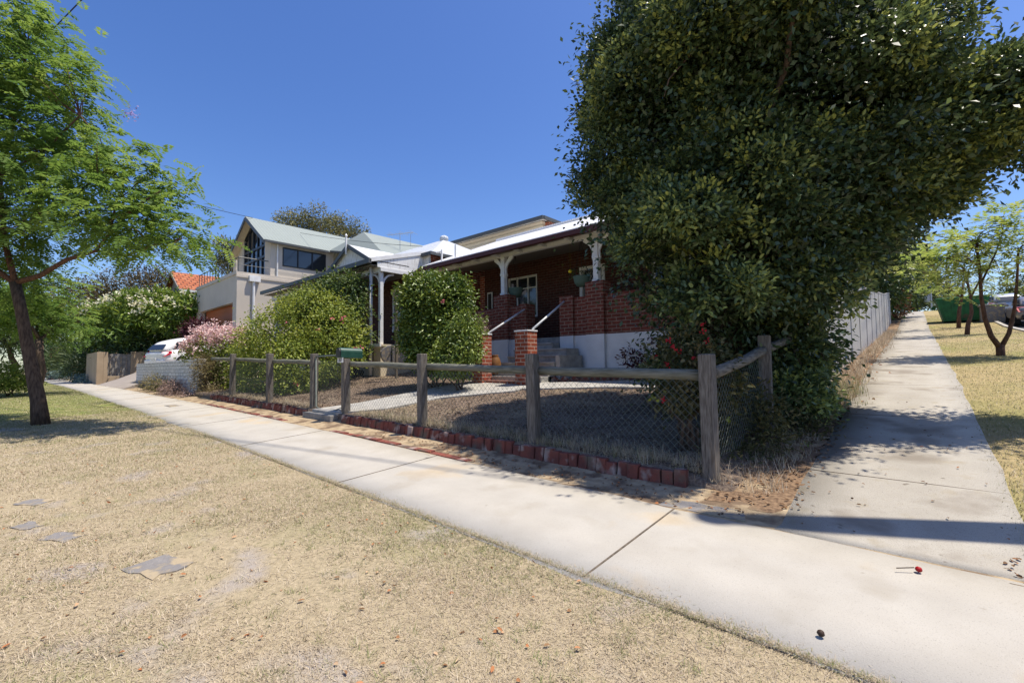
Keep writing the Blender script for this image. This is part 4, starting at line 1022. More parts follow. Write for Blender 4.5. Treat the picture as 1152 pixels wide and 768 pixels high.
# ------------------------------------------------------------------ cars
def car(name, label, loc, rz, paint, kind='hatch', pitch=0.0, group=None):
    """local axes: x along the car (front = +x), y left, z up; origin under the middle"""
    t = thing(name, loc, label, "car", group)
    t.rotation_euler = (0, -pitch, rz)
    L_, Wd = (4.2, 1.76) if kind == 'hatch' else (4.7, 1.8)
    h = L_ / 2
    if kind == 'hatch':
        st = [(-h, .42, .86, .72), (-h + .06, .30, .98, .80), (-h + .45, .22, 1.0, .87), (-.6, .2, .98, .88), (.6, .2, .96, .88), (1.25, .22, .92, .87), (h - .35, .26, .78, .82), (h - .05, .36, .66, .70), (h, .42, .58, .62)]
        cab = [(-h + .10, .96, .99, .70), (-h + .42, .96, 1.36, .62), (-h + .75, .96, 1.47, .60), (-.5, .96, 1.50, .60), (.25, .95, 1.46, .60), (.62, .94, 1.30, .64), (1.22, .9, .93, .72)]
    else:
        st = [(-h, .42, .88, .74), (-h + .06, .30, .98, .82), (-h + .7, .22, 1.0, .89), (-.6, .2, .97, .90), (.6, .2, .96, .90), (1.4, .22, .92, .88), (h - .35, .26, .78, .83), (h - .05, .36, .66, .72), (h, .42, .58, .64)]
        cab = [(-1.75, .96, .99, .72), (-1.25, .96, 1.30, .64), (-.95, .96, 1.41, .61), (-.4, .96, 1.45, .60), (.2, .95, 1.43, .60), (.6, .94, 1.28, .64), (1.25, .9, .93, .74)]
    def loft(sts, rnd_):
        m = MB(); vs = []; n = 10
        for (x, z0, z1, w) in sts:
            hz = z1 - z0
            ring = [(-w * .96, z0), (-w, z0 + hz * .25), (-w, z0 + hz * .6), (-w * (1 - rnd_), z1 - hz * .08), (-w * (.82 - rnd_), z1), (w * (.82 - rnd_), z1), (w * (1 - rnd_), z1 - hz * .08), (w, z0 + hz * .6), (w, z0 + hz * .25), (w * .96, z0)]
            vs += [(x, y, z) for y, z in ring]
        fs = []
        for i in range(len(sts) - 1):
            for k in range(n):
                a = i * n + k; b = i * n + (k + 1) % n; fs.append((a, a + n, b + n, b))
        fs.append(tuple(range(n))); fs.append(tuple(range(len(vs) - 1, len(vs) - 1 - n, -1)))
        m.add(vs, fs); return m
    b = loft(st, .05).build("body", paint, t, local=True, smooth=True)
    b.modifiers.new("s", 'SUBSURF').levels = 1; b.modifiers["s"].render_levels = 1
    c = loft(cab, .1).build("cabin", paint, t, local=True, smooth=True)
    c.modifiers.new("s", 'SUBSURF').levels = 1; c.modifiers["s"].render_levels = 1
    # glass: rear, front, side strips lying just proud of the cabin
    r0, r1 = cab[0], cab[1] if kind == 'hatch' else cab[2]
    m = MB(); m.add([(r0[0] - .015, -.58, r0[2] + .08), (r0[0] - .015, .58, r0[2] + .08), (r1[0] - .03, .50, r1[2] - .05), (r1[0] - .03, -.50, r1[2] - .05)], [(0, 3, 2, 1)]); m.build("rear_window", MT['glass'], t, local=True)
    m = MB(); f0, f1 = cab[-1], cab[-3]; m.add([(f0[0] + .0, -.62, f0[2] + .04), (f0[0] + .0, .62, f0[2] + .04), (f1[0] + .10, .52, f1[2] + .0), (f1[0] + .10, -.52, f1[2] + .0)], [(0, 1, 2, 3)]); m.build("windscreen", MT['glass'], t, local=True)
    for s_ in (-1, 1):
        m = MB(); xa, xb = (cab[1][0] + .15, cab[4][0] + .25)
        P = [(xa, s_ * .705, 1.03), (xb + .35, s_ * .715, 1.02), (xb - .1, s_ * .655, 1.36), (xa + .25, s_ * .655, 1.36)]
        m.add(P, [(0, 1, 2, 3) if s_ < 0 else (3, 2, 1, 0)]); m.build("side_window", MT['glass'], t, local=True)
        m = MB(); m.extrude([(-h - .01, s_ * .80, .72), (-h + .02, s_ * .46, .74), (-h + .05, s_ * .48, .93), (-h + .32, s_ * .86, .95), (-h + .30, s_ * .895, .82)], (.03, 0, .02)); m.build("tail_light", MT['tail_red'], t, local=True)
        m = MB(); m.extrude([(h - .02, s_ * .64, .62), (h - .02, s_ * .40, .60), (h - .12, s_ * .46, .72), (h - .42, s_ * .80, .80), (h - .36, s_ * .82, .66)], (.03, 0, 0)); m.build("headlight", MT['glass'], t, local=True)
        for xw in (-h + .78, h - .85):
            m = MB(); m.tube([(xw, s_ * .68, .31), (xw, s_ * .895, .31)], .31, 20); w = m.build("wheel", MT['tyre'], t, local=True)
            m = MB(); m.tube([(xw, s_ * .88, .31), (xw, s_ * .905, .31)], .2, 12); m.build("rim", MT['rim'], w, local=True)
        m = MB(); m.box(.75, .95, s_ * .9 - .09, s_ * .9 + .09, .95, 1.07); m.build("mirror", paint, t, local=True, bevel=.02)
    m = MB(); m.box(-h - .07, -h + .2, -.72, .72, .36, .56); m.build("rear_bumper", paint if kind == 'hatch' else MT['black'], t, local=True, bevel=.04)
    m = MB(); m.box(-h - .09, -h - .06, -.2, .2, .56, .67); m.build("number_plate", MT['white'], t, local=True)
    t.scale = (.92, .92, .92)
    return t
car("parked_car", "white hatchback parked on the driveway behind the white brick wall", (-28.2, 6.72, 1.45), R(113), MT['car_white'], 'hatch', pitch=R(11))
car("parked_car", "grey sedan at the right edge seen from behind beyond the young trees", (4.25, 33.3, float(gz(4.2, 33.3)) - .05), R(90), MT['car_bronze'], 'sedan', pitch=R(6), group="cars parked on the side road")
car("parked_car", "silver car further up the side road partly hidden by the grey sedan", (4.0, 40.5, float(gz(4, 40.5)) - .05), R(90), MT['car_silver'], 'hatch', pitch=R(6), group="cars parked on the side road")

# ------------------------------------------------------------------ skip bin, cabinet, street pole up the hill
sk = thing("skip_bin", (1.85, 36.3, float(gz(1.85, 36.3))), "large green steel skip bin on the grass behind the young trees", "skip bin")
zb = float(gz(1.85, 36)) + .03
# sloped ends along x, open top
xa, xb, xc, xd, y0, y1, h_ = 1.15, 2.65, .85, 3.0, 35.4, 37.2, 1.28
m = MB()
m.add([(xa, y0, zb), (xb, y0, zb), (xb, y1, zb), (xa, y1, zb), (xc, y0 - .1, zb + h_), (xd, y0 - .1, zb + h_), (xd, y1 + .1, zb + h_), (xc, y1 + .1, zb + h_),
       (xc + .06, y0 - .04, zb + h_), (xd - .06, y0 - .04, zb + h_), (xd - .06, y1 + .04, zb + h_), (xc + .06, y1 + .04, zb + h_), (xa + .06, y0 + .06, zb + .1), (xb - .06, y0 + .06, zb + .1), (xb - .06, y1 - .06, zb + .1), (xa + .06, y1 - .06, zb + .1)],
      [(3, 2, 1, 0), (0, 1, 5, 4), (1, 2, 6, 5), (2, 3, 7, 6), (3, 0, 4, 7), (4, 5, 9, 8), (5, 6, 10, 9), (6, 7, 11, 10), (7, 4, 8, 11), (8, 9, 13, 12), (9, 10, 14, 13), (10, 11, 15, 14), (11, 8, 12, 15), (12, 13, 14, 15)])
m.build("bin_body", MT['skip'], sk)
m = MB(); m.tube([(xc, y0 - .12, zb + h_), (xd, y0 - .12, zb + h_), (xd, y1 + .12, zb + h_), (xc, y1 + .12, zb + h_), (xc, y0 - .12, zb + h_)], .055, 6); m.build("top_rim", MT['skip'], sk)
for i in range(5):
    t = (i + .5) / 5; m = MB(); m.bar((xa + (xb - xa) * t, y0 - .02, zb + .05), (xc + (xd - xc) * t, y0 - .13, zb + h_ - .05), .09, .06, up=(0, 1, 0)); m.build("rib", MT['skip'], sk)
m = MB(); m.tube([(xc - .02, y0 + .4, zb + .85), (xc - .18, y0 + .4, zb + .85)], .06, 8); m.tube([(xc - .02, y1 - .4, zb + .85), (xc - .18, y1 - .4, zb + .85)], .06, 8); m.build("lifting_lug", MT['skip'], sk)
cb = thing("utility_cabinet", (3.0, 34.9, float(gz(2.9, 34.9))), "pale grey concrete utility cabinet beside the skip bin", "utility cabinet")
g = float(gz(2.9, 34.9))
m = MB(); m.box(2.55, 3.45, 34.6, 35.3, g - .1, g + .84); m.build("cabinet_body", MT['slab_grey'], cb, bevel=.03)
m = MB(); m.box(2.5, 3.5, 34.55, 35.35, g + .84, g + .93); m.build("cabinet_lid", MT['step'], cb, bevel=.02)
q = at(1048.5, 349, 46); m = MB(); m.tube([q - np.array([0, 0, .6]), q + np.array([0, 0, 2.9])], .06, 8); m.box(q[0] - .5, q[0] - .1, q[1] - .02, q[1] + .02, q[2] + .9, q[2] + 2.3)
tag(m.build("street_pole", MT['steel']), "thin grey street pole at the top of the side path", "pole")
q = at(1117, 350, 48); m = MB(); m.tube([q - np.array([0, 0, .8]), q + np.array([0, 0, 2.2])], .05, 8); m.lathe(q + np.array([0, 0, 2.2]), [(.05, 0), (.16, .05), (.16, .15), (.001, .22)], 10)
tag(m.build("bollard_light", MT['steel']), "short pale post standing above the utility cabinet", "post")

# ------------------------------------------------------------------ power pole and wires
pp = thing("power_pole", (1.88, 4.91, 0), "leaning grey timber pole standing beside the path on the right", "power pole")
m = MB(); m.tube([(1.9, 4.88, -.2), (1.88, 4.91, 0), (1.64, 5.26, 4.5), (1.38, 5.61, 9)], [.175, .175, .16, .13], 14); m.build("pole", MT['pole_wood'], pp, smooth=True)
m = MB(); m.tube([(1.385, 5.60, 8.95), (1.38, 5.61, 9.06)], [.15, .14], 14); m.build("cap", MT['steel'], pp, smooth=True)
def cable(name, a, b, sag, r, label, group=None):
    a = np.array(a, float); b = np.array(b, float); m = MB(); pts = []
    for t in np.linspace(0, 1, 25):
        p = a * (1 - t) + b * t; p[2] -= sag * 4 * t * (1 - t); pts.append(p)
    m.tube(pts, r, 5)
    o = m.build(name, MT['cable']); return tag(o, label, "cable", group)
def two(p, dp, q, dq, ext):                                    # a straight run seen through two points, carried on past them
    a, b = at(p[0], p[1], dp), at(q[0], q[1], dq); d = b - a
    return a - d * ext[0], b + d * ext[1]
a, b = two((200, 224), 21, (284, 245), 27.5, (.6, .0)); cable("power_cable", a, b, .05, .014, "black service cable running to the gable peak of the pale house", "overhead cables")
a, b = two((60, 240), 18, (249, 282), 34, (.3, .35)); cable("power_cable", a, b, .1, .016, "black cable sloping behind the street tree towards the balcony", "overhead cables")
_k = 1 / math.tan(SUN_EL); _o = np.array([SUN_AZ[0] * _k * 15.4, SUN_AZ[1] * _k * 15.4, 15.4])
a, b = np.array([-8.16, 2.32, 0.04]) + _o, np.array([-3.21, 3.36, 0.02]) + _o
cable("power_cable", a - (b - a) * 9, b + (b - a) * 4, .0, .022, "black overhead cable crossing the sky above the street tree crown", "overhead cables")
a, b = two((2, 10), 16, (17, 0), 14.5, (2, 2)); cable("power_cable", a, b, .0, .012, "short black overhead cable in the upper left corner of the sky", "overhead cables")
for i, (xa_, xb_) in enumerate(((1087.5, 1089.5), (1096.5, 1098), (1105, 1106.5))):
    a, b = two((xa_, 19), 24, (xb_, 0), 19, (2.0, 1.0)); cable("power_cable", a, b, .0, .014, ("leftmost of the three cables above the right hand tree", "middle one of the three cables above the right hand tree", "rightmost of the three cables above the right hand tree")[i], "overhead cables")
a, b = two((391, 252), 30, (474, 279), 24, (.0, .3)); 
a = at(338, 262, 28.5); b = at(478, 277.5, 20); cable("power_cable", a, b, .1, .011, "thin cable strung across the grey green roof", "overhead cables")

# ------------------------------------------------------------------ yard things
HB = []
def hanging_basket(loc, hook, label):
    t = thing("hanging_basket", loc, label, "hanging basket", "hanging baskets on the verandah")
    m = MB(); m.lathe(loc, [(.001, 0), (.12, .02), (.19, .12), (.22, .26), (.23, .28), (.20, .28), (.17, .14), (.001, .1)], 16); m.build("bowl", MT['basket_green'], t, smooth=True)
    m = MB()
    for k in range(3):
        a = 2 * math.pi * k / 3; m.tube([(loc[0] + .21 * math.cos(a), loc[1] + .21 * math.sin(a), loc[2] + .27), (loc[0], loc[1], hook)], .006, 4)
    m.build("chain", MT['black'], t)
    return t
b1 = atY(580, 335, 9.98); hanging_basket((b1[0], b1[1], b1[2]), 4.36, "green hanging basket in front of the verandah window")
b2 = atY(654.5, 323, 9.98); hb = hanging_basket((b2[0], b2[1], b2[2]), 4.36, "green hanging basket with trailing plant in front of the screen door")
C = np.array([b2 + np.array([rng.normal(-.1, .2), rng.normal(0, .1), .34 + abs(rng.normal(0, .1))]) for _ in range(14)])
leaves("trailing_plant", np.repeat(C, 5, 0) + rng.normal(size=(70, 3)) * .05, rng.normal(size=(70, 3)), rng.normal(size=(70, 3)) + [0, 0, .5], .07, .025, rng.random(70), LEAF['deep'], hb)
q = atY(641.5, 305.5, 9.95); m = MB(); m.lathe((q[0], q[1], q[2] - .04), [(.001, 0), (.05, .02), (.055, .05), (.04, .08), (.001, .1)], 10); m.tube([(q[0], q[1], q[2] + .05), (q[0], q[1], 4.36)], .0012, 4)
tag(m.build("hanging_ornament", MT['yellow'], smooth=True), "small yellow ornament hanging beside the screen door", "ornament")
pt_ = thing("flower_pot", (-8.02, 7.85, 1.915), "small clay pot with withered plant on the left entry pier", "plant pot")
m = MB(); m.lathe((-8.02, 7.85, 1.915), [(.001, 0), (.10, 0), (.125, .15), (.13, .17), (.11, .17), (.1, .13), (.001, .12)], 14); m.build("pot", MT['claypot'], pt_, smooth=True)
n = 260; P = np.array([-8.02, 7.85, 2.05]) + rng.normal(size=(n, 3)) * [.09, .09, .09] + [0, 0, .08]
leaves("withered_plant", P, rng.normal(size=(n, 3)) + [0, 0, .8], rng.normal(size=(n, 3)), .09, .014, rng.random(n), LEAF['pinkdry'], pt_, simple=True)
m = MB(); m.lathe((-7.95, 8.25, .92), [(.001, 0), (.10, 0), (.15, .14), (.16, .27), (.12, .39), (.08, .45), (.10, .48), (.07, .48), (.001, .45)], 16)
tag(m.build("urn", MT['ochre'], smooth=True), "ochre glazed urn standing beside the front steps", "urn")
wb = thing("wheelie_bin", (-14.3, 7.7, .8), "black wheelie bin standing behind the green shrub near the downpipe", "bin")
x, y, g = -14.15, 7.7, .84
m = MB(); m.add([(x - .22, y - .24, g), (x + .22, y - .24, g), (x + .22, y + .24, g), (x - .22, y + .24, g), (x - .29, y - .32, g + .98), (x + .29, y - .32, g + .98), (x + .29, y + .36, g + .98), (x - .29, y + .36, g + .98)], [(3, 2, 1, 0), (0, 1, 5, 4), (1, 2, 6, 5), (2, 3, 7, 6), (3, 0, 4, 7), (4, 5, 6, 7)]); m.build("bin_body", MT['black'], wb, bevel=.03)
m = MB(); m.box(x - .31, x + .31, y - .36, y + .38, g + .983, g + 1.05); m.build("lid", MT['greendark'], wb, bevel=.02)
for s_ in (-1, 1):
    m = MB(); m.tube([(x + s_ * .2, y + .3, g + .1), (x + s_ * .27, y + .3, g + .1)], .1, 14); m.build("wheel", MT['tyre'], wb)
m = MB(); q = (-12.05, 7.9, 1.5)
m.tube([(q[0] - .06, q[1] + .03, q[2]), (q[0] + .06, q[1] - .03, q[2])], .29, 20); 
hr = thing("hose_reel", (-12.05, 7.9, .9), "dark round hose reel leaning by the cream pedestal", "hose reel")
m.build("reel", MT['slab_grey'], hr, bevel=.03)
m = MB(); ang = np.linspace(0, 2 * math.pi * 3, 60); m.tube([(q[0] + .1 * math.cos(0) - .0 + .02 * k / 60 * 0 + .25 * math.cos(t) * .35 + .06, q[1] - .05 + .25 * math.cos(t) * -.2, q[2] + .25 * math.sin(t)) for k, t in enumerate(ang)], .016, 6); m.build("hose", MT['black'], hr)
m = MB(); m.bar((q[0] + .3, q[1], .85), (q[0] + .3, q[1], 1.85), .04, .05); m.build("stand", MT['black'], hr)
m = MB(); m.bar((-11.28, 7.6, .8), (-11.28, 7.6, 3.2), .06, .06)
tag(m.build("timber_post", MT['pole_wood']), "slim brown timber post rising beside the tall clipped shrub", "post")

# lawn covers and small things on the ground
SLABS = []
for i, (px, py, w, d, rz_, lab) in enumerate(((180, 637, .32, .24, .3, "worn grey concrete cover set in the dry lawn, largest and nearest"), (72, 604, .26, .14, .5, "grey concrete cover sunk in the dry lawn, middle of the row"), (38, 565, .24, .16, .6, "grey concrete cover in the dry lawn nearest the street tree"), (30, 592, .2, .12, .4, "small half buried grey slab at the left edge of the lawn"), (2, 484, .6, .5, .1, "pale blue grey service cover in the shade of the street tree"))):
    d_ = _ray(px, py); t = (-.02 - EYE[2]) / d_[2]
    for _ in range(4):
        p = EYE + d_ * t; t = (float(gz(p[0], p[1])) - EYE[2]) / d_[2]
    p = EYE + d_ * t
    SLABS.append((p[0], p[1], rz_, w, d)); pts = []
    for k in range(4):
        cx_, cy_ = ((-1, -1), (1, -1), (1, 1), (-1, 1))[k]; nx_, ny_ = ((1, -1), (1, 1), (-1, 1), (-1, -1))[k]
        for s_ in np.linspace(0, 1, 5)[:-1]:
            u = (cx_ * (1 - s_) + nx_ * s_) * w / 2 * (1 + rng.normal(0, .10)); v = (cy_ * (1 - s_) + ny_ * s_) * d / 2 * (1 + rng.normal(0, .10))
            xx = p[0] + u * math.cos(rz_) - v * math.sin(rz_); yy = p[1] + u * math.sin(rz_) + v * math.cos(rz_); pts.append((xx, yy, float(gz(xx, yy)) + .006 + rng.normal(0, .002)))
    m = MB(); m.slab(pts, .05); tag(m.build("ground_cover_slab", MT['slab_grey']), lab, "cover slab", "cover slabs in the lawn")
m = MB(); x, y = -14.7, 3.1
m.slab([(x - .3, y - .2, float(gz(x, y)) + .005), (x + .3, y - .2, float(gz(x + .3, y)) + .011), (x + .3, y + .2, float(gz(x + .3, y)) + .016), (x - .3, y + .2, float(gz(x, y)) + .018)], .03)
tag(m.build("service_lid", MT['slab_grey']), "small grey service lid set into the footpath before the white wall", "service lid")
def pebble(name, mat, px, py, z, r, lab, cat):
    d_ = _ray(px, py); t = (z - EYE[2]) / d_[2]; p = EYE + d_ * t; m = MB()
    m.lathe((p[0], p[1], p[2]), [(.001, 0), (r * .7, r * .15), (r, r * .6), (r * .8, r * 1.2), (r * .3, r * 1.5), (.001, r * 1.55)], 9)
    o = m.build(name, mat, smooth=True); o.rotation_euler = (.3, .2, 0); return o, p
o, p = pebble("fallen_blossom", MT['red_fruit'], 1033, 642, -.005, .017, "", "")
tag(o, "red fallen hibiscus blossom lying on the concrete path", "blossom")
m = MB(); m.tube([p + np.array([-.09, -.06, .012]), p + np.array([-.02, -.01, .02])], .003, 5); m.build("stalk", MT['pod'], o)
o, p = pebble("seed_pod", MT['pod'], 923, 714, -.06, .016, "", ""); tag(o, "small dark seed pod lying on the footpath near the lawn", "seed pod")

# ------------------------------------------------------------------ trees
def tree(name, loc, label, group=None): return thing(name, loc, label, "tree", group)

# big glossy tree in the corner of the garden
BT = tree("broadleaf_tree", (-2.1, 6.9, .5), "huge dark glossy broadleaf tree filling the garden corner above the fence")
def B(px, py, d, rx, ry=None, rz_=None):
    c = at(px, py, d); ry = ry or rx; return (c[0], c[1], c[2], rx, ry, rz_ or rx)
tb = [B(775, 130, 6.7, 1.62, rz_=1.9), B(885, 110, 6.1, 1.75, rz_=1.95), B(815, 265, 6.1, 1.55, rz_=1.4), B(955, 160, 5.7, .95, rz_=1.05), B(830, -50, 7.0, 1.9, rz_=1.5),
      B(835, 390, 6.75, 1.05, rz_=1.35), B(795, 330, 6.6, .9), B(708, 205, 6.9, .85, rz_=1.05), B(925, 275, 6.2, .75), B(880, 370, 6.6, .62, rz_=.95), B(712, 60, 6.9, .62), B(775, 430, 6.6, .55, rz_=.55), B(950, 50, 5.9, .66), B(850, 440, 6.6, .65, rz_=.65),
      B(1000, 205, 5.8, .58), B(835, 215, 5.7, .85, rz_=.7), B(905, 85, 5.7, .75), B(860, 30, 5.9, .8), (-1.75, 5.45, 5.1, .55, .55, .5), (-.75, 5.4, 5.05, .55, .5, .45), B(980, 255, 6.4, .55, rz_=.45)]  # the two world-space blobs are overhangs added to shade the sandy strip
tr_mass = [B(1085, 128, 5.5, .72, rz_=.64), B(1145, 132, 5.3, .70, rz_=.58), B(1062, 185, 5.7, .56, rz_=.46), B(1118, 100, 5.4, .50, rz_=.42), B(1185, 130, 5.3, .66, rz_=.56), B(1032, 215, 6.0, .44, rz_=.38), B(1038, 150, 5.6, .48)]
m = MB(); base = np.array((-2.1, 6.9, .4)); fork = np.array((-2.0, 6.9, 2.0))
limb(m, base - [0, 0, .3], fork, .2, .16, 5, .02, 0, 10); m.build("trunk", MT['bark'], BT, smooth=True)
m = MB()
for b in tb + tr_mass: limb(m, fork, np.array(b[:3]), .065, .02, 8, .025, .03, 7)
Cc, _n = blob_clumps(tb, 60, .6)
twigs(m, [np.array(b[:3]) for b in tb], Cc, 60, .02)
m.build("limb", MT['bark'], BT, smooth=True)
leaf_crown("inner_foliage", [B(890, 105, 6.5, 1.15), B(790, 160, 6.8, 1.2), B(960, 130, 6.2, .7)], 700, 40, .22, .085, .046, LEAF['glossy'], BT, shell=.0, droop=.1, light=.2, spread=.1, simple=True, keep=0.0)  # low leaf tone paints the shade inside the crown
tl = lumpy(tb, 10, .26, .44)
leaf_crown("crown", tl, 4300, 56, .085, .070, .036, LEAF['glossy'], BT, shell=.78, droop=-.15, light=.60, spread=.30, fold=.15, up=.70, low=-.7, keep=.58)
leaf_crown("outer_bough", lumpy(tr_mass, 18, .2, .34), 950, 52, .085, .068, .034, LEAF['glossy'], BT, shell=.65, droop=-.15, light=.72, spread=.22, fold=.15, up=.5, low=-.8, keep=.5)
leaf_crown("inner_foliage", [(b[0], b[1], b[2], b[3] * .88, b[4] * .88, b[5] * .88) for b in tb + tr_mass], 2300, 42, .2, .085, .046, LEAF['glossy'], BT, shell=.45, droop=.1, light=.2, spread=.1, simple=True)  # same darkened tone, shade between the boughs put into leaf colour

# street tree on the left verge (feathery leaves)
JT = tree("jacaranda_tree", (-12.96, .56, .05), "tall feathery leaved street tree leaning left on the dry verge")
D0 = 9.05
m = MB()
tp = [at(47, 480, D0), at(43, 450, D0), at(33, 400, D0 + .05), at(24, 350, D0 + .1), at(17, 318, D0 + .15)]
tp[0][2] -= .1
m.tube(tp, [.155, .118, .10, .092, .088], 12); m.build("trunk", MT['bark'], JT, smooth=True)
m = MB(); fk = tp[-1]
br = [[fk, at(45, 310, 9.2), at(75, 292, 9.1), at(108, 282, 8.9), at(124, 262, 8.7), at(131, 225, 8.6)],
      [at(108, 282, 8.9), at(140, 288, 8.6), at(175, 275, 8.4), at(205, 268, 8.3)],
      [at(124, 262, 8.7), at(150, 235, 8.4), at(180, 215, 8.2)],
      [fk, at(5, 270, 9.4), at(0, 200, 9.6), at(20, 120, 9.7), at(30, 60, 9.8)],
      [at(0, 200, 9.6), at(50, 170, 9.3), at(90, 130, 9.0)], [fk, at(-40, 280, 9.2), at(-110, 230, 9.4), at(-150, 150, 9.6)], [at(5, 270, 9.4), at(60, 235, 9.0), at(110, 200, 8.6)]]
for i, b in enumerate(br): m.tube(b, list(np.linspace(.058 if i in (0, 3, 5) else .03, .014, len(b))), 7)
jb = [B(20, 70, 9.6, 1.15, rz_=.75), B(75, 95, 9.2, .65, rz_=.5), B(70, 175, 9.0, 1.05, rz_=.65), B(140, 180, 8.5, .85, rz_=.5), B(165, 255, 8.4, .9, rz_=.55), B(110, 235, 8.7, .9, rz_=.5), B(30, 250, 9.3, 1.1, rz_=.75), B(-20, 150, 9.6, 1.6, rz_=1.3), B(-60, 260, 9.4, 1.5, rz_=1.0), B(5, 320, 9.8, .8, rz_=.5), B(192, 262, 8.1, .34, rz_=.25), B(-130, 170, 9.6, 1.6), B(45, 130, 9.9, 1.0, rz_=.6), B(30, 20, 9.8, .6, rz_=.35)]
jf, JC = feather_crown("crown", jb, 820, 6, .25, .42, LEAF['feather'], JT, npair=10, pl=.11, pw=.040, shell=.35, light=.55, keep=.5, droop=.5)
twigs(m, [b[-1] for b in br] + [b[len(b) // 2] for b in br], JC, 130, .014, 3)
m.build("limb", MT['bark_red'], JT, smooth=True)
q = at(149, 128, 8.6); flowers("blossom", [q + rng.normal(size=3) * .04 for _ in range(8)], 5, .05, .045, LEAF['lilac'], JT)

# second street tree further along the verge
J2 = tree("jacaranda_tree", (-24.5, .9, .1), "second feathery street tree further along, its bright fronds hanging behind the first trunk")
m = MB(); f2 = np.array((-24.6, .9, 2.3)); limb(m, (-24.5, .9, 0), f2, .15, .12, 4, .02, 0, 9); m.build("trunk", MT['bark'], J2, smooth=True)
jb2 = [(-25.4, 1.5, 2.95, 1.1, .9, .5), (-26.2, 1.4, 3.3, 1.1, .9, .6), (-24.9, .2, 4.2, 1.7, 1.5, .9), (-26.8, .6, 3.6, 1.3, 1.2, .8)]
m = MB()
for b in jb2: limb(m, f2, np.array(b[:3]), .06, .02, 5, .05, .05, 6)
m.build("limb", MT['bark'], J2, smooth=True)
feather_crown("crown", jb2, 190, 6, .3, .5, LEAF['feather'], J2, npair=7, pl=.17, pw=.06, shell=.3, light=.6, keep=.5, droop=.5)

# three young trees on the upper lawn
def young(loc, label, scale, split, seed_blobs, forks):
    t = tree("young_tree", loc, label, "young trees in a row on the upper lawn")
    m = MB()
    for path, r0, r1 in forks: m.tube(path, list(np.linspace(r0, r1, len(path))), 8)
    feather, C_ = feather_crown("crown", seed_blobs, int(36 * scale), 5, .2, .42, LEAF['feather_dry'], t, npair=7, pl=.13, pw=.045, shell=.3, light=.6, keep=.4, droop=.15)
    twigs(m, [p[-1] for p, _, _ in forks], C_, 40, .012, 3)
    m.build("trunk", MT['bark_red'], t, smooth=True)
Dy = 10.45
b0 = at(1126, 401, Dy)
young(tuple(b0), "nearest young tree with trunk forked low in a V on the lawn", 2.2, True,
      [B(1085, 290, 10.3, .75, rz_=.32), B(1110, 262, 10.4, .8, rz_=.33), B(1060, 300, 10.5, .55, rz_=.35), B(1140, 280, 10.2, .7, rz_=.35), B(1100, 315, 10.6, .7, rz_=.28), B(1165, 262, 10.1, .7, rz_=.4), B(1125, 245, 10.5, .6, rz_=.2), B(1150, 315, 10.2, .55, rz_=.25)],
      [([b0 - [0, 0, .15], at(1125, 388, Dy)], .08, .075), ([at(1125, 391, Dy), at(1115, 378, Dy), at(1108, 358, Dy), at(1104, 335, Dy), at(1102, 300, Dy), at(1098, 272, Dy)], .058, .02), ([at(1126, 391, Dy), at(1135, 375, Dy), at(1141, 350, Dy), at(1144, 318, Dy), at(1146, 280, Dy)], .05, .018),
       ([at(1102, 300, Dy), at(1085, 288, Dy - .2), at(1065, 290, Dy)], .022, .01), ([at(1104, 318, Dy), at(1120, 285, Dy), at(1128, 262, Dy)], .022, .01)])
Dy2 = 17.8; b0 = at(1087, 377, Dy2)
young(tuple(b0), "second young tree with crooked trunk standing before the skip bin", 1.3, False,
      [B(1070, 300, 17.5, 1.0, rz_=.5), B(1100, 300, 17.8, 1.1, rz_=.5), B(1085, 320, 17.8, 1.1, rz_=.4), B(1045, 300, 18, .9, rz_=.5), B(1060, 270, 18, 1.0, rz_=.6), B(1115, 325, 17.8, .8, rz_=.35)],
      [([b0 - [0, 0, .2], at(1089, 365, Dy2), at(1093, 352, Dy2), at(1092, 335, Dy2), at(1086, 305, Dy2)], .085, .03), ([at(1092, 335, Dy2), at(1102, 315, Dy2), at(1108, 300, Dy2)], .035, .015)])
Dy3 = 22.5; b0 = at(1078, 368, Dy3)
young(tuple(b0), "third and farthest young tree with straight trunk before the skip bin", 1.0, False,
      [B(1055, 325, 22.5, 1.0, rz_=.5), B(1080, 318, 22.5, 1.2, rz_=.6), B(1040, 290, 22.8, 1.2, rz_=.7), B(1095, 330, 22.6, 1.0, rz_=.4)],
      [([b0 - [0, 0, .2], at(1079, 350, Dy3), at(1082, 335, Dy3), at(1084, 315, Dy3)], .09, .035), ([at(1082, 335, Dy3), at(1065, 322, Dy3), at(1055, 315, Dy3)], .035, .015)])

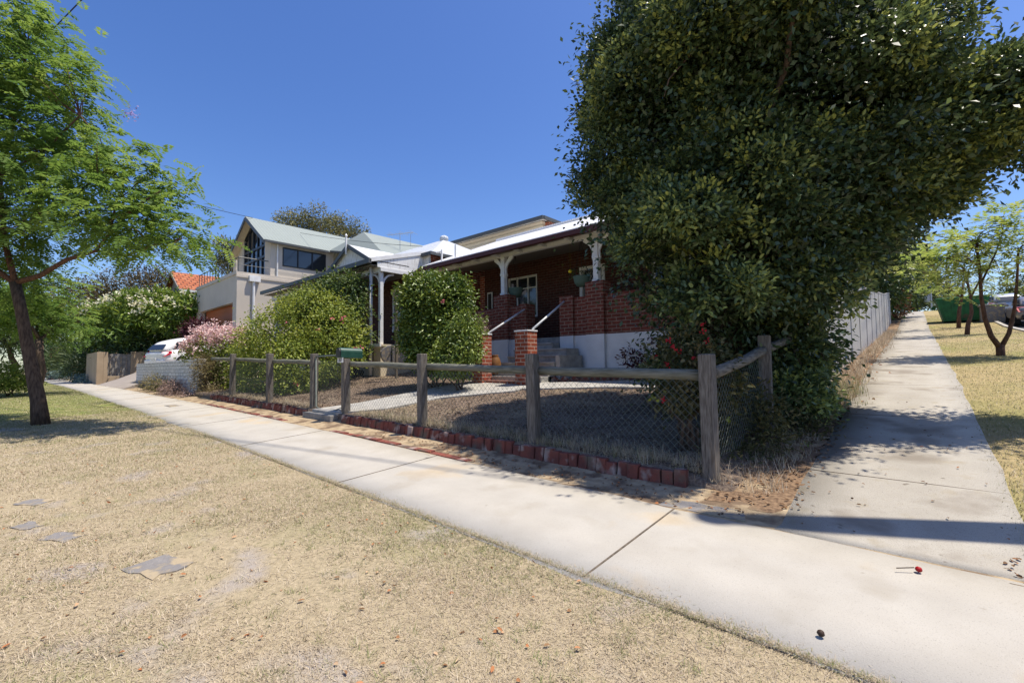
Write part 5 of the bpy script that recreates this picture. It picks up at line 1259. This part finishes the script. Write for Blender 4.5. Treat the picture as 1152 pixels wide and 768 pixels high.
# trees in the background
def bgtree(name, label, base, blobs, leafmat, ncl, nper, cr, ln, wd, group, trunk_r=.2, bark='bark', shell=.5, light=.5):
    t = tree(name, tuple(base), label, group)
    top = np.mean([b[:3] for b in blobs], 0); f_ = np.array(base) * .45 + top * .55
    m = MB(); limb(m, np.array(base) - [0, 0, .5], f_, trunk_r, trunk_r * .6, 5, .02, 0, 8)
    for b in blobs: limb(m, f_, np.array(b[:3]), trunk_r * .45, trunk_r * .12, 5, .04, .03, 6)
    m.build("trunk", MT[bark], t, smooth=True)
    leaf_crown("crown", blobs, ncl, nper, cr, ln, wd, leafmat, t, shell=shell, simple=True, light=light, spread=.25, keep=.5)
    return t
E2 = "background trees"
bgtree("eucalypt_tree", "open crowned gum tree rising behind the grey green roof", at(360, 330, 52), [B(335, 255, 51, 2.2, rz_=1.3), B(360, 245, 51, 2.4, rz_=1.2), B(385, 256, 51, 2.2, rz_=1.2), B(350, 265, 52, 2.0, rz_=1.3), B(322, 248, 51, 1.0, rz_=.8), B(400, 262, 51, 1.0, rz_=.8), B(370, 262, 50, 1.6, rz_=1.0)], LEAF['euc'], 210, 40, .36, .32, .11, E2, .3, 'bark_pale', .45)
bgtree("eucalypt_tree", "small gum tree showing behind the balcony corner", at(256, 330, 58), [B(256, 278, 57, 1.3, rz_=1.1), B(250, 290, 57, .9), B(262, 290, 57, 1.2), B(258, 300, 57, 1.6, rz_=1.0)], LEAF['euc'], 130, 22, .4, .4, .14, E2, .18, 'bark_pale', .5)
bgtree("pine_tree", "dark brown green tree behind the frangipani, nearest the tiled roof", at(160, 400, 47), [B(150, 330, 45, 3.2, rz_=2.2), B(175, 320, 46, 2.0, rz_=1.4), B(140, 350, 45, 3.0, rz_=2.2), B(170, 350, 46, 2.4, rz_=2.2)], LEAF['dusk'], 420, 26, .5, .38, .11, E2, .3)
bgtree("pine_tree", "dark brown green tree behind the low hanging fronds at left", at(100, 400, 52), [B(100, 345, 50, 3.2, rz_=2.4), B(75, 340, 52, 3.5, rz_=2.6), B(120, 365, 50, 3.0, rz_=2.0), B(110, 325, 51, 1.8, rz_=1.4)], LEAF['dusk'], 420, 26, .5, .38, .11, E2, .3)
bgtree("leafy_tree", "dark leafy tree at the far left end of the street", at(20, 420, 62), [B(20, 360, 60, 5, rz_=4.0), B(-20, 350, 60, 5, rz_=5), B(55, 375, 62, 4, rz_=3.2), B(-60, 360, 58, 5, rz_=4)], LEAF['far'], 520, 26, .7, .5, .2, E2, .4)
bgtree("leafy_tree", "dense dark tree behind the sheet fence at the top of the side path", at(985, 345, 33), [B(975, 300, 30, 2.2, rz_=2.0), B(1000, 285, 32, 2.2, rz_=2.2), B(960, 270, 28, 2.0), B(1012, 320, 34, 1.8, rz_=1.3), B(985, 330, 31, 1.6, rz_=1.2)], LEAF['deep'], 520, 28, .4, .32, .14, E2, .3)
bgtree("leafy_tree", "mid green tree further back above the crest of the side path", at(1030, 350, 62), [B(1015, 310, 60, 3.2, rz_=3), B(1040, 322, 60, 2.6, rz_=2.2), B(1000, 300, 58, 3.2), B(1060, 335, 62, 2.0, rz_=1.3), B(1025, 335, 58, 2.5, rz_=1.5)], LEAF['far'], 460, 26, .55, .45, .2, E2, .3)
bgtree("leafy_tree", "dark round tree behind the parked cars at the right edge", at(1150, 352, 58), [B(1150, 330, 57, 2.8, rz_=1.6), B(1175, 325, 57, 3.5, rz_=2.4), B(1200, 320, 57, 4, rz_=3)], LEAF['far'], 330, 24, .5, .42, .18, E2, .3)
def hedge(name, label, blobs, leafmat, ncl, nper, cr, ln, wd, cat="shrub", group=None, **kw):
    base = np.mean([b[:3] for b in blobs], 0); base[2] = min(b[2] - b[5] for b in blobs)
    t = thing(name, tuple(base), label, cat, group)
    stm = kw.pop('stems', 6); bark = kw.pop('bark', 'bark')
    m = MB()
    for k in range(stm):
        b = blobs[k % len(blobs)]; a = base + rng.normal(size=3) * [.08, .08, 0]; a[2] = float(gz(a[0], a[1])) + .02 if kw.get('ground', True) else a[2]
        limb(m, a, np.array(b[:3]) + rng.normal(size=3) * np.array(b[3:]) * .4, .022, .007, 4, .06, .03, 5)
    kw.pop('ground', None)
    m.build("stem", MT[bark], t)
    leaf_crown("foliage", blobs, ncl, nper, cr, ln, wd, leafmat, t, **kw)
    return t
hedge("hedge", "low dark hedge along the back of the upper lawn behind the skip bin", [B(1125, 345, 46, 1.6, 1, .8), B(1100, 346, 46, 1.6, 1, .7), B(1075, 345, 47, 1.6, 1, .7), B(1145, 347, 44, 1.2, 1, .7)], LEAF['deep'], 160, 22, .25, .25, .12, "hedge", simple=True)

# ------------------------------------------------------------------ shrubs and garden plants
def G_(x, y, h=0): return float(gz(x, y)) + GO + h
SH = None
# frangipani
FT = tree("frangipani_tree", (-38.6, 6.4, 1.2), "broad frangipani tree with ivory flowers behind the tan gate wall")
fb = [B(165, 352, 30.5, 2.3, rz_=1.25), B(135, 358, 31.5, 1.9, rz_=1.2), B(195, 358, 29.5, 1.8, rz_=1.1), B(215, 345, 29.5, 1.1, rz_=.7), B(120, 375, 31.5, 1.3, rz_=1.0), B(165, 378, 31, 2.6, rz_=1.0), B(185, 340, 30, 1.2, rz_=.7)]
m = MB(); f_ = np.array((-38.6, 6.4, 2.4)); limb(m, (-38.6, 6.4, .4), f_, .22, .18, 4, .02, 0, 9)
for b in fb: limb(m, f_, np.array(b[:3]), .11, .05, 5, .06, .02, 6)
m.build("trunk", MT['bark_pale'], FT, smooth=True)
leaf_crown("crown", fb, 420, 24, .24, .34, .12, LEAF['frangi'], FT, shell=.6, droop=.1, light=.5, spread=.22, up=.8)
C_, _n = blob_clumps(fb[:5], 220, .98, .9, .1); C_ = C_ + _n * .18
sel = rng.choice(len(C_), 120, replace=False); flowers("blossom", C_[sel], 10, .11, .16, LEAF['ivory'], FT)
hedge("dark_shrub", "dark dense shrub under the frangipani behind the tan wall", [B(140, 392, 30, 1.8, 1.2, 1.0), B(170, 388, 30, 1.7, 1.2, 1.0), B(110, 392, 32, 1.2, 1.0, .9)], LEAF['deep'], 200, 26, .3, .22, .08, light=.25)
hedge("purple_shrub", "purple leaved shrub in front of the orange garage door", [B(228, 371, 25.3, .85, .7, .55), B(218, 375, 25.5, .5, .5, .4), B(240, 378, 25.2, .5, .5, .4)], LEAF['purple'], 120, 26, .15, .13, .06)
# pale pink flowering bush at the end of the white wall
pk = hedge("flowering_bush", "pale pink flowering bush at the end of the white brick wall", [B(245, 400, 16, .75, .6, .75), B(270, 398, 15.6, .6, .55, .7), B(225, 398, 16.4, .45, .45, .4), B(285, 395, 15.2, .4, .4, .5), B(258, 420, 15.6, .7, .5, .6)], LEAF['hibiscus'], 260, 26, .13, .10, .04)
cs = []
for (px, py, d, n, r) in ((238, 378, 16, 30, .30), (258, 376, 15.8, 26, .30), (226, 388, 16.3, 24, .26), (275, 380, 15.5, 22, .24), (220, 395, 16.4, 14, .2), (286, 392, 15.2, 8, .2), (248, 386, 15.6, 16, .3)):
    c = at(px, py, d); cs += [c + rng.normal(size=3) * r * np.array([.7, .5, .45]) for _ in range(n)]
flowers("blossom", [c + np.array([.12, -.28, .10]) for c in cs], 30, .075, .068, LEAF['palepink'], pk)
hedge("dry_hedge", "dead brown twiggy hedge plant against the end of the white wall", [B(233, 430, 14.9, .26, .26, .75), B(241, 446, 14.4, .38, .26, .3), B(230, 415, 15.0, .22, .22, .5)], LEAF['dry'], 190, 30, .11, .10, .018, simple=True, stems=12)
# green hibiscus mass behind the left fence
hb_ = [B(320, 375, 14, 1.15, 1.0, .75), B(355, 360, 13.6, 1.1, 1.0, .9), B(300, 400, 14.4, .9, .9, .7), B(340, 405, 12.6, .9, .8, .7), B(375, 385, 12.9, .8, .8, .9), B(330, 430, 12.4, .9, .6, .5), B(290, 425, 13.6, .8, .6, .55)]
hs = hedge("hibiscus_shrub", "wide yellow green hibiscus shrub with pink flowers behind the left fence", hb_, LEAF['hibiscus'], 620, 34, .16, .085, .045, light=.62, spread=.2)
cs = [at(px, py, d) for px, py, d in ((322, 364, 12.9), (357, 371, 12.6), (386, 359, 12.2), (308, 397, 13.2), (317, 401, 13.0), (334, 432, 11.7), (398, 393, 11.6), (373, 358, 12.6), (404, 392, 11.5))]
flowers("blossom", cs, 7, .03, .07, LEAF['pink'], hs)
hedge("tall_shrub", "taller dark green shrub against the verandah behind the hibiscus", [B(380, 340, 14.5, .8, .7, .75), B(393, 326, 14.8, .48, .5, .42), B(362, 340, 14.8, .75, .7, .65), B(396, 370, 14.4, .45, .5, .9), B(342, 350, 15, .75, .7, .55)], LEAF['deep'], 330, 34, .17, .10, .05, light=.6, spread=.2)
# clipped camellia in the middle
cb_ = [B(484, 345, 11.2, .64, .66, .72), B(500, 345, 11.2, .62, .62, .68), B(483, 375, 11.2, .66, .68, .72), B(505, 380, 11.0, .58, .6, .66), B(477, 332, 11.4, .42, .45, .44), B(508, 332, 11.2, .42, .42, .44), B(491, 324, 11.3, .42, .4, .32), B(488, 398, 11.1, .55, .5, .4)]
cm = hedge("camellia_shrub", "tall rounded clipped glossy shrub in the middle of the garden", cb_, LEAF['camellia'], 640, 32, .11, .095, .052, light=.55, spread=.2)
flowers("blossom", [at(498, 339, 10.4)], 6, .02, .05, LEAF['pink'], cm)
hedge("garden_shrub", "smaller lighter green shrub at the right foot of the clipped shrub", [B(518, 392, 10.0, .42, .4, .5), B(508, 405, 10.0, .4, .4, .3), B(524, 372, 10.2, .3, .3, .4)], LEAF['camellia'], 170, 28, .10, .075, .035, light=.72, spread=.18)
hedge("lime_shrub", "small rounded lime green shrub by the white plinth", [B(637, 409, 11.6, .24, .24, .18), B(645, 410, 11.6, .2, .2, .15), B(630, 412, 11.5, .18, .18, .12)], LEAF['lime'], 60, 26, .06, .05, .028, stems=3)
hedge("dry_pink_shrub", "dry pinkish twiggy shrub before the white plinth", [B(688, 405, 11.4, .42, .3, .32), B(705, 402, 11.3, .35, .3, .35), B(675, 412, 11.4, .3, .25, .2)], LEAF['pinkdry'], 120, 24, .09, .07, .025, simple=True, stems=10)
hedge("dark_garden_plant", "dark leaved plant beside the dry pink shrub under the big tree", [B(722, 405, 10.6, .45, .35, .35), B(745, 400, 10.2, .4, .35, .4)], LEAF['purple'], 90, 24, .10, .09, .04)
# corner plants by the fence post
rh = hedge("red_hibiscus_shrub", "thin shrub with red flowers leaning over the fence beside the corner post", [B(770, 395, 4.9, .26, .22, .2), B(755, 418, 4.9, .22, .2, .16), B(785, 410, 4.8, .2, .2, .2), B(762, 445, 4.8, .22, .2, .2), B(812, 430, 4.6, .14, .14, .22)], LEAF['drygreen'], 120, 18, .08, .06, .032, light=.4, stems=8)
cs = [at(px, py, d) for px, py, d in ((791, 364, 4.75), (790, 374, 4.7), (795, 383, 4.7), (752, 382, 4.7), (757, 391, 4.65), (764, 396, 4.65), (751, 410, 4.65), (781, 404, 4.6), (812, 415, 4.45), (746, 450, 4.45), (736, 402, 4.8))]
flowers("blossom", cs, 7, .012, .03, LEAF['red'], rh)
flowers("withered_blossom", [at(735, 450, 4.5), at(818, 472, 4.4)], 8, .018, .04, LEAF['lime'], rh)
hedge("dry_scrub", "tangled half dead scrub behind the corner post inside the side fence", [B(838, 490, 5.0, .38, .35, .34), B(880, 478, 5.7, .36, .34, .34), B(842, 465, 5.2, .3, .25, .25), B(815, 515, 4.7, .2, .2, .18), B(895, 500, 5.3, .3, .25, .2)], LEAF['drygreen'], 260, 22, .1, .06, .022, light=.3, stems=16)
hedge("leafy_climber", "green leafy climber over the side fence where the tree meets the ground", [B(893, 425, 6.6, .36, .4, .45), B(903, 385, 6.9, .34, .4, .55), B(900, 455, 6.4, .28, .3, .25), B(868, 405, 6.7, .4, .4, .55)], LEAF['glossy'], 220, 30, .12, .085, .05, light=.62)
hedge("weed_clump", "small bright weed clump on the shaded soil beside the side path", [B(905, 520, 4.9, .16, .14, .08), B(918, 517, 5.0, .12, .12, .07)], LEAF['hibiscus'], 50, 20, .05, .05, .022, stems=2, light=.4)
# foot of the white wall
hedge("scrub_plant", "grey green wispy scrub at the left foot of the white wall", [B(176, 434, 17.6, .40, .22, .34), B(187, 439, 16.4, .36, .22, .28), B(168, 433, 18.6, .3, .2, .25)], LEAF['drygreen'], 110, 24, .11, .16, .018, simple=True, light=.75)
hedge("scrub_plant", "pinkish dry wispy scrub at the right foot of the white wall", [B(199, 441, 15.5, .36, .22, .30), B(211, 447, 14.7, .32, .2, .2), B(192, 438, 16.0, .3, .2, .28)], LEAF['pinkdry'], 110, 24, .11, .15, .016, simple=True)
# left: agapanthus, succulents, hedge
hedge("strappy_clump", "dark strappy leaved clump in front of the tall tan wall", [B(92, 408, 33, 1.1, .7, .75), B(80, 405, 36, 1.2, .8, .9), B(100, 415, 32, .7, .6, .5)], LEAF['far'], 110, 24, .32, .6, .05, simple=True, droop=-.2, light=.35)
hedge("dark_shrub", "dark shrub beside the street tree trunk in the distance", [B(60, 400, 40, 1.4, 1, 1.2), B(45, 395, 44, 1.6, 1, 1.3), B(68, 385, 42, 1.2, 1, 1.0)], LEAF['deep'], 160, 26, .3, .22, .1, light=.35)
hedge("succulent_patch", "blue grey succulents edging the path beside the tan wall", [B(97, 430, 29.5, .5, .35, .28), B(90, 426, 31, .6, .35, .25), B(104, 433, 28.5, .35, .3, .2)], LEAF['blue'], 90, 26, .12, .11, .045, stems=1)
hedge("succulent_patch", "blue grey succulents farther along the path beside the dark shrub", [B(70, 419, 38, .9, .5, .35), B(60, 420, 40, .8, .5, .3), B(78, 418, 36, .6, .4, .3)], LEAF['blue'], 90, 24, .16, .14, .06, stems=1)
hedge("low_hedge", "low shaded hedge on the verge left of the street tree trunk", [B(12, 425, 17, .7, .6, .42), B(-10, 422, 17, .9, .7, .5), B(26, 428, 18, .5, .4, .3)], LEAF['hibiscus'], 220, 26, .13, .08, .04, light=.35)
# brown plants along the sheet fence, reddish bush at its far end
hedge("rust_bush", "reddish brown bush at the far end of the sheet fence", [B(1006, 345, 33, .6, .6, .9), B(1008, 335, 33, .4, .4, .6)], LEAF['litter'], 110, 24, .18, .16, .06, light=.55)

# ------------------------------------------------------------------ grass, mulch, fallen leaves
_kk = rng.normal(size=(14, 2)) * np.array([1.0, 1.0]) ; _kk[:7] *= .9; _kk[7:] *= 3.0; _ph = rng.uniform(0, 6.28, 14)
def patch(x, y):
    v = 0
    for i in range(14): v = v + np.sin(_kk[i, 0] * x * 1.6 + _kk[i, 1] * y * 1.6 + _ph[i]) * (1.0 if i < 7 else .6)
    return v / 4.0
def blades(name, x, y, z, h, w, lean, rnd, mat, label=None):
    n = len(x); a = rng.uniform(0, 2 * math.pi, n); l = lean * rng.uniform(.2, 1.3, n)
    dx, dy = np.cos(a), np.sin(a)
    P0 = np.stack([x, y, z], 1); sd = np.stack([-dy, dx, np.zeros(n)], 1) * (w * rng.uniform(.6, 1.3, n))[:, None] * .5
    tip = P0 + np.stack([dx * l * h, dy * l * h, h / np.sqrt(1 + l * l) * 1.0], 1)
    V = np.stack([P0 - sd, P0 + sd, tip], 1).reshape(-1, 3); F = np.arange(3 * n).reshape(-1, 3)
    me = arr_mesh(name, V, F, np.clip(np.repeat(rnd, 3), 0, 1))
    o = link_mesh(name, me, mat, None, origin=(0, 0, 0)); o['kind'] = 'stuff'
    if label: o['label'] = label; o['category'] = 'grass'
    return o
def polar(n, r0, r1, a0, a1, p=.5):                              # thins out with distance from where people walk
    r = r0 + (r1 - r0) * rng.random(n) ** (1 / p * .62); a = rng.uniform(a0, a1, n)
    return r * np.cos(a), r * np.sin(a)
def off_slabs(x, y):                                             # turf stops at the sunken slabs, bar a fringe
    k = np.ones(len(x), bool)
    for (cx_, cy_, a, w, d) in SLABS:
        u = (x - cx_) * math.cos(a) + (y - cy_) * math.sin(a); v = -(x - cx_) * math.sin(a) + (y - cy_) * math.cos(a)
        k &= ~((np.abs(u) < w * .47) & (np.abs(v) < d * .47) & (rng.random(len(x)) < .97))
    return k
def lawn_rnd(x, y):
    g = patch(x, y); edge = np.clip((y - 1.75) / .5, 0, 1)
    r = rng.beta(2.2, 2.6, len(x)) * .68
    isg = rng.random(len(x)) < np.clip(.10 + .30 * g + .34 * edge + np.clip((-x - 6.5) / 8, 0, .6), 0.02, .9)
    return np.where(isg, rng.uniform(.72, 1.0, len(x)), r), g
x, y = polar(700000, .9, 16, R(84), R(190))
k = (y < 2.30 + rng.normal(0, .02, len(y))) & (y > -3); x, y = x[k], y[k]
bare = patch(x * 1.7 + 5, y * 1.7 - 3)
k = rng.random(len(x)) < np.clip(1.1 - .95 * np.clip(bare, -.2, 1.2), .12, 1); x, y = x[k], y[k]
k = off_slabs(x, y); x, y = x[k], y[k]
rn, g = lawn_rnd(x, y); d = np.hypot(x, y)
blades("lawn_grass", x, y, gz(x, y) - .002, (.021 + .011 * np.clip(g, -.6, 1)) * rng.uniform(.5, 1.6, len(x)) * (1 + d * .03), .0034 * (1 + d * .08), 1.9, rn, LEAF['grass'], "short dry straw coloured lawn grass on the verge")
n = 1500; tx, ty = polar(n, 1.2, 10, R(100), R(188)); k = ty < 2.2; tx, ty = tx[k], ty[k]; tg = patch(tx, ty)
tx = np.repeat(tx, 22); ty = np.repeat(ty, 22); tg = np.repeat(tg, 22); n = len(tx); tr = np.repeat(rng.uniform(.15, 1, n // 22), 22)
tx = tx + rng.normal(0, .022, n); ty = ty + rng.normal(0, .022, n); k = (ty < 2.24) & off_slabs(tx, ty)
blades("lawn_tufts", tx[k], ty[k], gz(tx[k], ty[k]) - .002, .038 * rng.uniform(.4, 1.3, k.sum()), .0034, 1.2, np.clip(tr[k] + rng.normal(0, .1, k.sum()), 0, 1), LEAF['grass'], "taller straw and green tufts in the dry verge lawn")
# right hand lawn
n = 220000; r = 4 + 42 * rng.random(n) ** 1.5; a = rng.uniform(R(56), R(91), n); x, y = r * np.cos(a), r * np.sin(a)
k = (x > .45 + rng.normal(0, .04, n)) & (x < 3) & (y > 3.7); x, y = x[k], y[k]
rn, g = lawn_rnd(x, y); edge = np.clip(1 - (x - .45) / .4, 0, 1); gg = rng.random(len(x)) < .22 + .25 * edge; rn = np.where(gg, rng.uniform(.72, 1, len(x)), rn); d = np.hypot(x, y)
blades("upper_grass", x, y, gz(x, y) - .002, .028 * rng.uniform(.5, 1.5, len(x)), .004 * (1 + d * .1), 1.2, rn, LEAF['grass'], "dry yellow green grass on the upper lawn right of the side path")
# far left verge: greener
n = 150000; x = -6 - rng.exponential(2.0, n) - 29 * rng.random(n) ** 1.6; y = rng.uniform(-2.5, 2.28, n)
rn = np.where(rng.random(n) < np.clip((-x - 9) / 5, .06, .85), rng.uniform(.78, 1, n), rng.uniform(.2, .6, n)); blades("green_grass", x, y, gz(x, y) - .002, (.016 - .0013 * x) * rng.uniform(.5, 1.4, n), .0034 * (1 - .11 * x), 1.5, rn, LEAF['grass'], "greener grass on the far verge beyond the street tree")
# tufts along the edging, at post feet, in the garden, along the sheet fence
def tufts(name, cx, cy, zf, per, sp, h, w, rnd, label, mat='grass', lean=.7):
    cx = np.repeat(cx, per); cy = np.repeat(cy, per); n = len(cx)
    x = cx + rng.normal(0, sp, n); y = cy + rng.normal(0, sp, n)
    return blades(name, x, y, zf(x, y), np.repeat(h, per) * rng.uniform(.4, 1.2, n), w, lean, np.clip(np.repeat(rnd, per) + rng.normal(0, .12, n), 0, 1), LEAF[mat], label)
gzz = lambda x, y: gz(x, y) + GO - .01
n = 700; cx = -1.5 - 6.1 * rng.random(n); cy = 4.2 + np.abs(rng.normal(0, .16, n)); tufts("weed_grass", cx, cy, gzz, 16, .03, rng.uniform(.06, .17, n), .005, rng.uniform(.1, .95, n) ** 1.2, "dry weedy grass behind the brick edging")
n = 420; cx = -9.3 - 6 * rng.random(n); cy = 4.2 + np.abs(rng.normal(0, .14, n)); tufts("weed_grass", cx, cy, gzz, 14, .03, rng.uniform(.04, .13, n), .007, rng.uniform(0, .6, n), "straw weeds behind the left brick edging")
n = 260; cx = rng.uniform(-8, -3.2, n); cy = 4.5 + 2.2 * rng.random(n) ** 1.6; k = ~((cx < -7.1) & (cx > -8.7)); tufts("garden_grass", cx[k], cy[k], gzz, 12, .05, rng.uniform(.02, .07, k.sum()), .006, rng.uniform(.1, 1, k.sum()), "thin weeds growing through the mulch of the front garden")
n = 300; cx = rng.normal(-1.0, .13, n); cy = 7.5 + 24 * rng.random(n) ** 1.2; tufts("fence_weeds", cx, cy, lambda x, y: gz(x, y), 14, .07, rng.uniform(.08, .28, n), .012, rng.uniform(.0, .5, n), "dry straw weeds along the foot of the sheet fence")
n = 90; cx = rng.normal(-.95, .1, n); cy = rng.normal(8.9, .7, n); tufts("fence_weeds", cx, cy, lambda x, y: gz(x, y), 14, .07, rng.uniform(.1, .25, n), .01, rng.uniform(.7, 1, n), "green weeds at the near end of the sheet fence")
n = 120; cx = rng.uniform(-1.35, -.9, n); cy = rng.uniform(4.1, 6.2, n); tufts("fence_weeds", cx, cy, lambda x, y: gz(x, y), 10, .05, rng.uniform(.05, .16, n), .005, rng.uniform(.1, .9, n), "straggly weeds on the shaded soil beside the side fence")
n = 140; cx = np.concatenate([rng.normal(p[0], .07, 20) for p in posts]); cy = np.concatenate([rng.normal(FY, .06, 20) for p in posts]); tufts("post_weeds", cx, cy, lambda x, y: gz(x, y) + .06, 10, .02, rng.uniform(.08, .2, n), .004, rng.uniform(.0, .5, n), "dry grass at the feet of the fence posts")
# chips of mulch
n = 46000; x = rng.uniform(-15, -1.5, n); y = 4.2 + 5.3 * rng.random(n) ** 1.4
pa = ((x < -7.2) & (x > -8.7) & (y < 8)) ; x, y = x[~pa], y[~pa]; n = len(x)
o = leaves("mulch_chips", np.stack([x, y, gz(x, y) + GO + .004 + rng.uniform(0, .014, n)], 1), rng.normal(size=(n, 3)) * [1, 1, .25], rng.normal(size=(n, 3)) * .4 + [0, 0, 1], rng.uniform(.02, .06, n), .018, rng.beta(2, 2.2, n), LEAF['chips'], None, simple=True)
tag(o, "brown bark mulch and gravel bits over the front garden", "mulch", kind='stuff')
# fallen leaves
def litter(name, x, y, off, size, lo, hi, label):
    n = len(x)
    o = leaves(name, np.stack([x, y, gz(x, y) + off + rng.uniform(0, .012, n)], 1), rng.normal(size=(n, 3)) * [1, 1, .2], rng.normal(size=(n, 3)) * .35 + [0, 0, 1], size * rng.uniform(.5, 1.2, n), size * .5, rng.uniform(lo, hi, n), LEAF['litter'], None, fold=.3)
    return tag(o, label, "leaf litter", kind='stuff')
x, y = polar(420, 1.2, 9, R(122), R(184)); k = (y < 2.25); litter("leaf_litter", x[k], y[k], .004, .032, .35, 1, "scattered orange and brown fallen leaves on the dry lawn")
n = 260; x = rng.normal(-.95, .16, n); y = 7 + 22 * rng.random(n) ** 1.3; litter("leaf_litter", x, y, .012, .08, .2, 1, "orange dry leaves along the foot of the sheet fence")
n = 420; x = rng.uniform(-1.4, -.7, n); y = rng.uniform(3.95, 7.5, n); litter("leaf_litter", x, y, .01, .04, 0, .5, "brown leaf litter under the big tree beside the side path")
n = 300; x = rng.uniform(-6.5, -1.0, n); y = rng.uniform(3.58, 4.02, n); litter("leaf_litter", x, y, .004, .035, 0, .9, "small dead leaves in the sand before the brick edging")
n = 60; x = rng.uniform(-.7, .4, n); y = 3.7 + 5 * rng.random(n); litter("leaf_litter", x, y, .014, .03, 0, .7, "a few dead leaves on the concrete side path")
n = 160; x = rng.uniform(.32, 1.2, n); y = rng.uniform(3.55, 3.85, n); litter("leaf_litter", x, y, .012, .035, 0, .8, "dead leaves in the corner between the two paths")
# stray blades creeping over the path margin
n = 34000; x = -10 + 12 * rng.random(n) ** .8; y = 2.255 + rng.exponential(.016 + .016 * np.clip(patch(x * 2.2, x * 0 + 3), 0, 1.5), n); blades("edge_grass", x, y, gz(x, y) + .004, .02 * rng.uniform(.5, 1.4, n), .004, 1.5, np.where(rng.random(n) < .35, rng.uniform(.75, 1, n), rng.uniform(.1, .6, n)), LEAF['grass'], "ragged lawn edge creeping over the footpath")
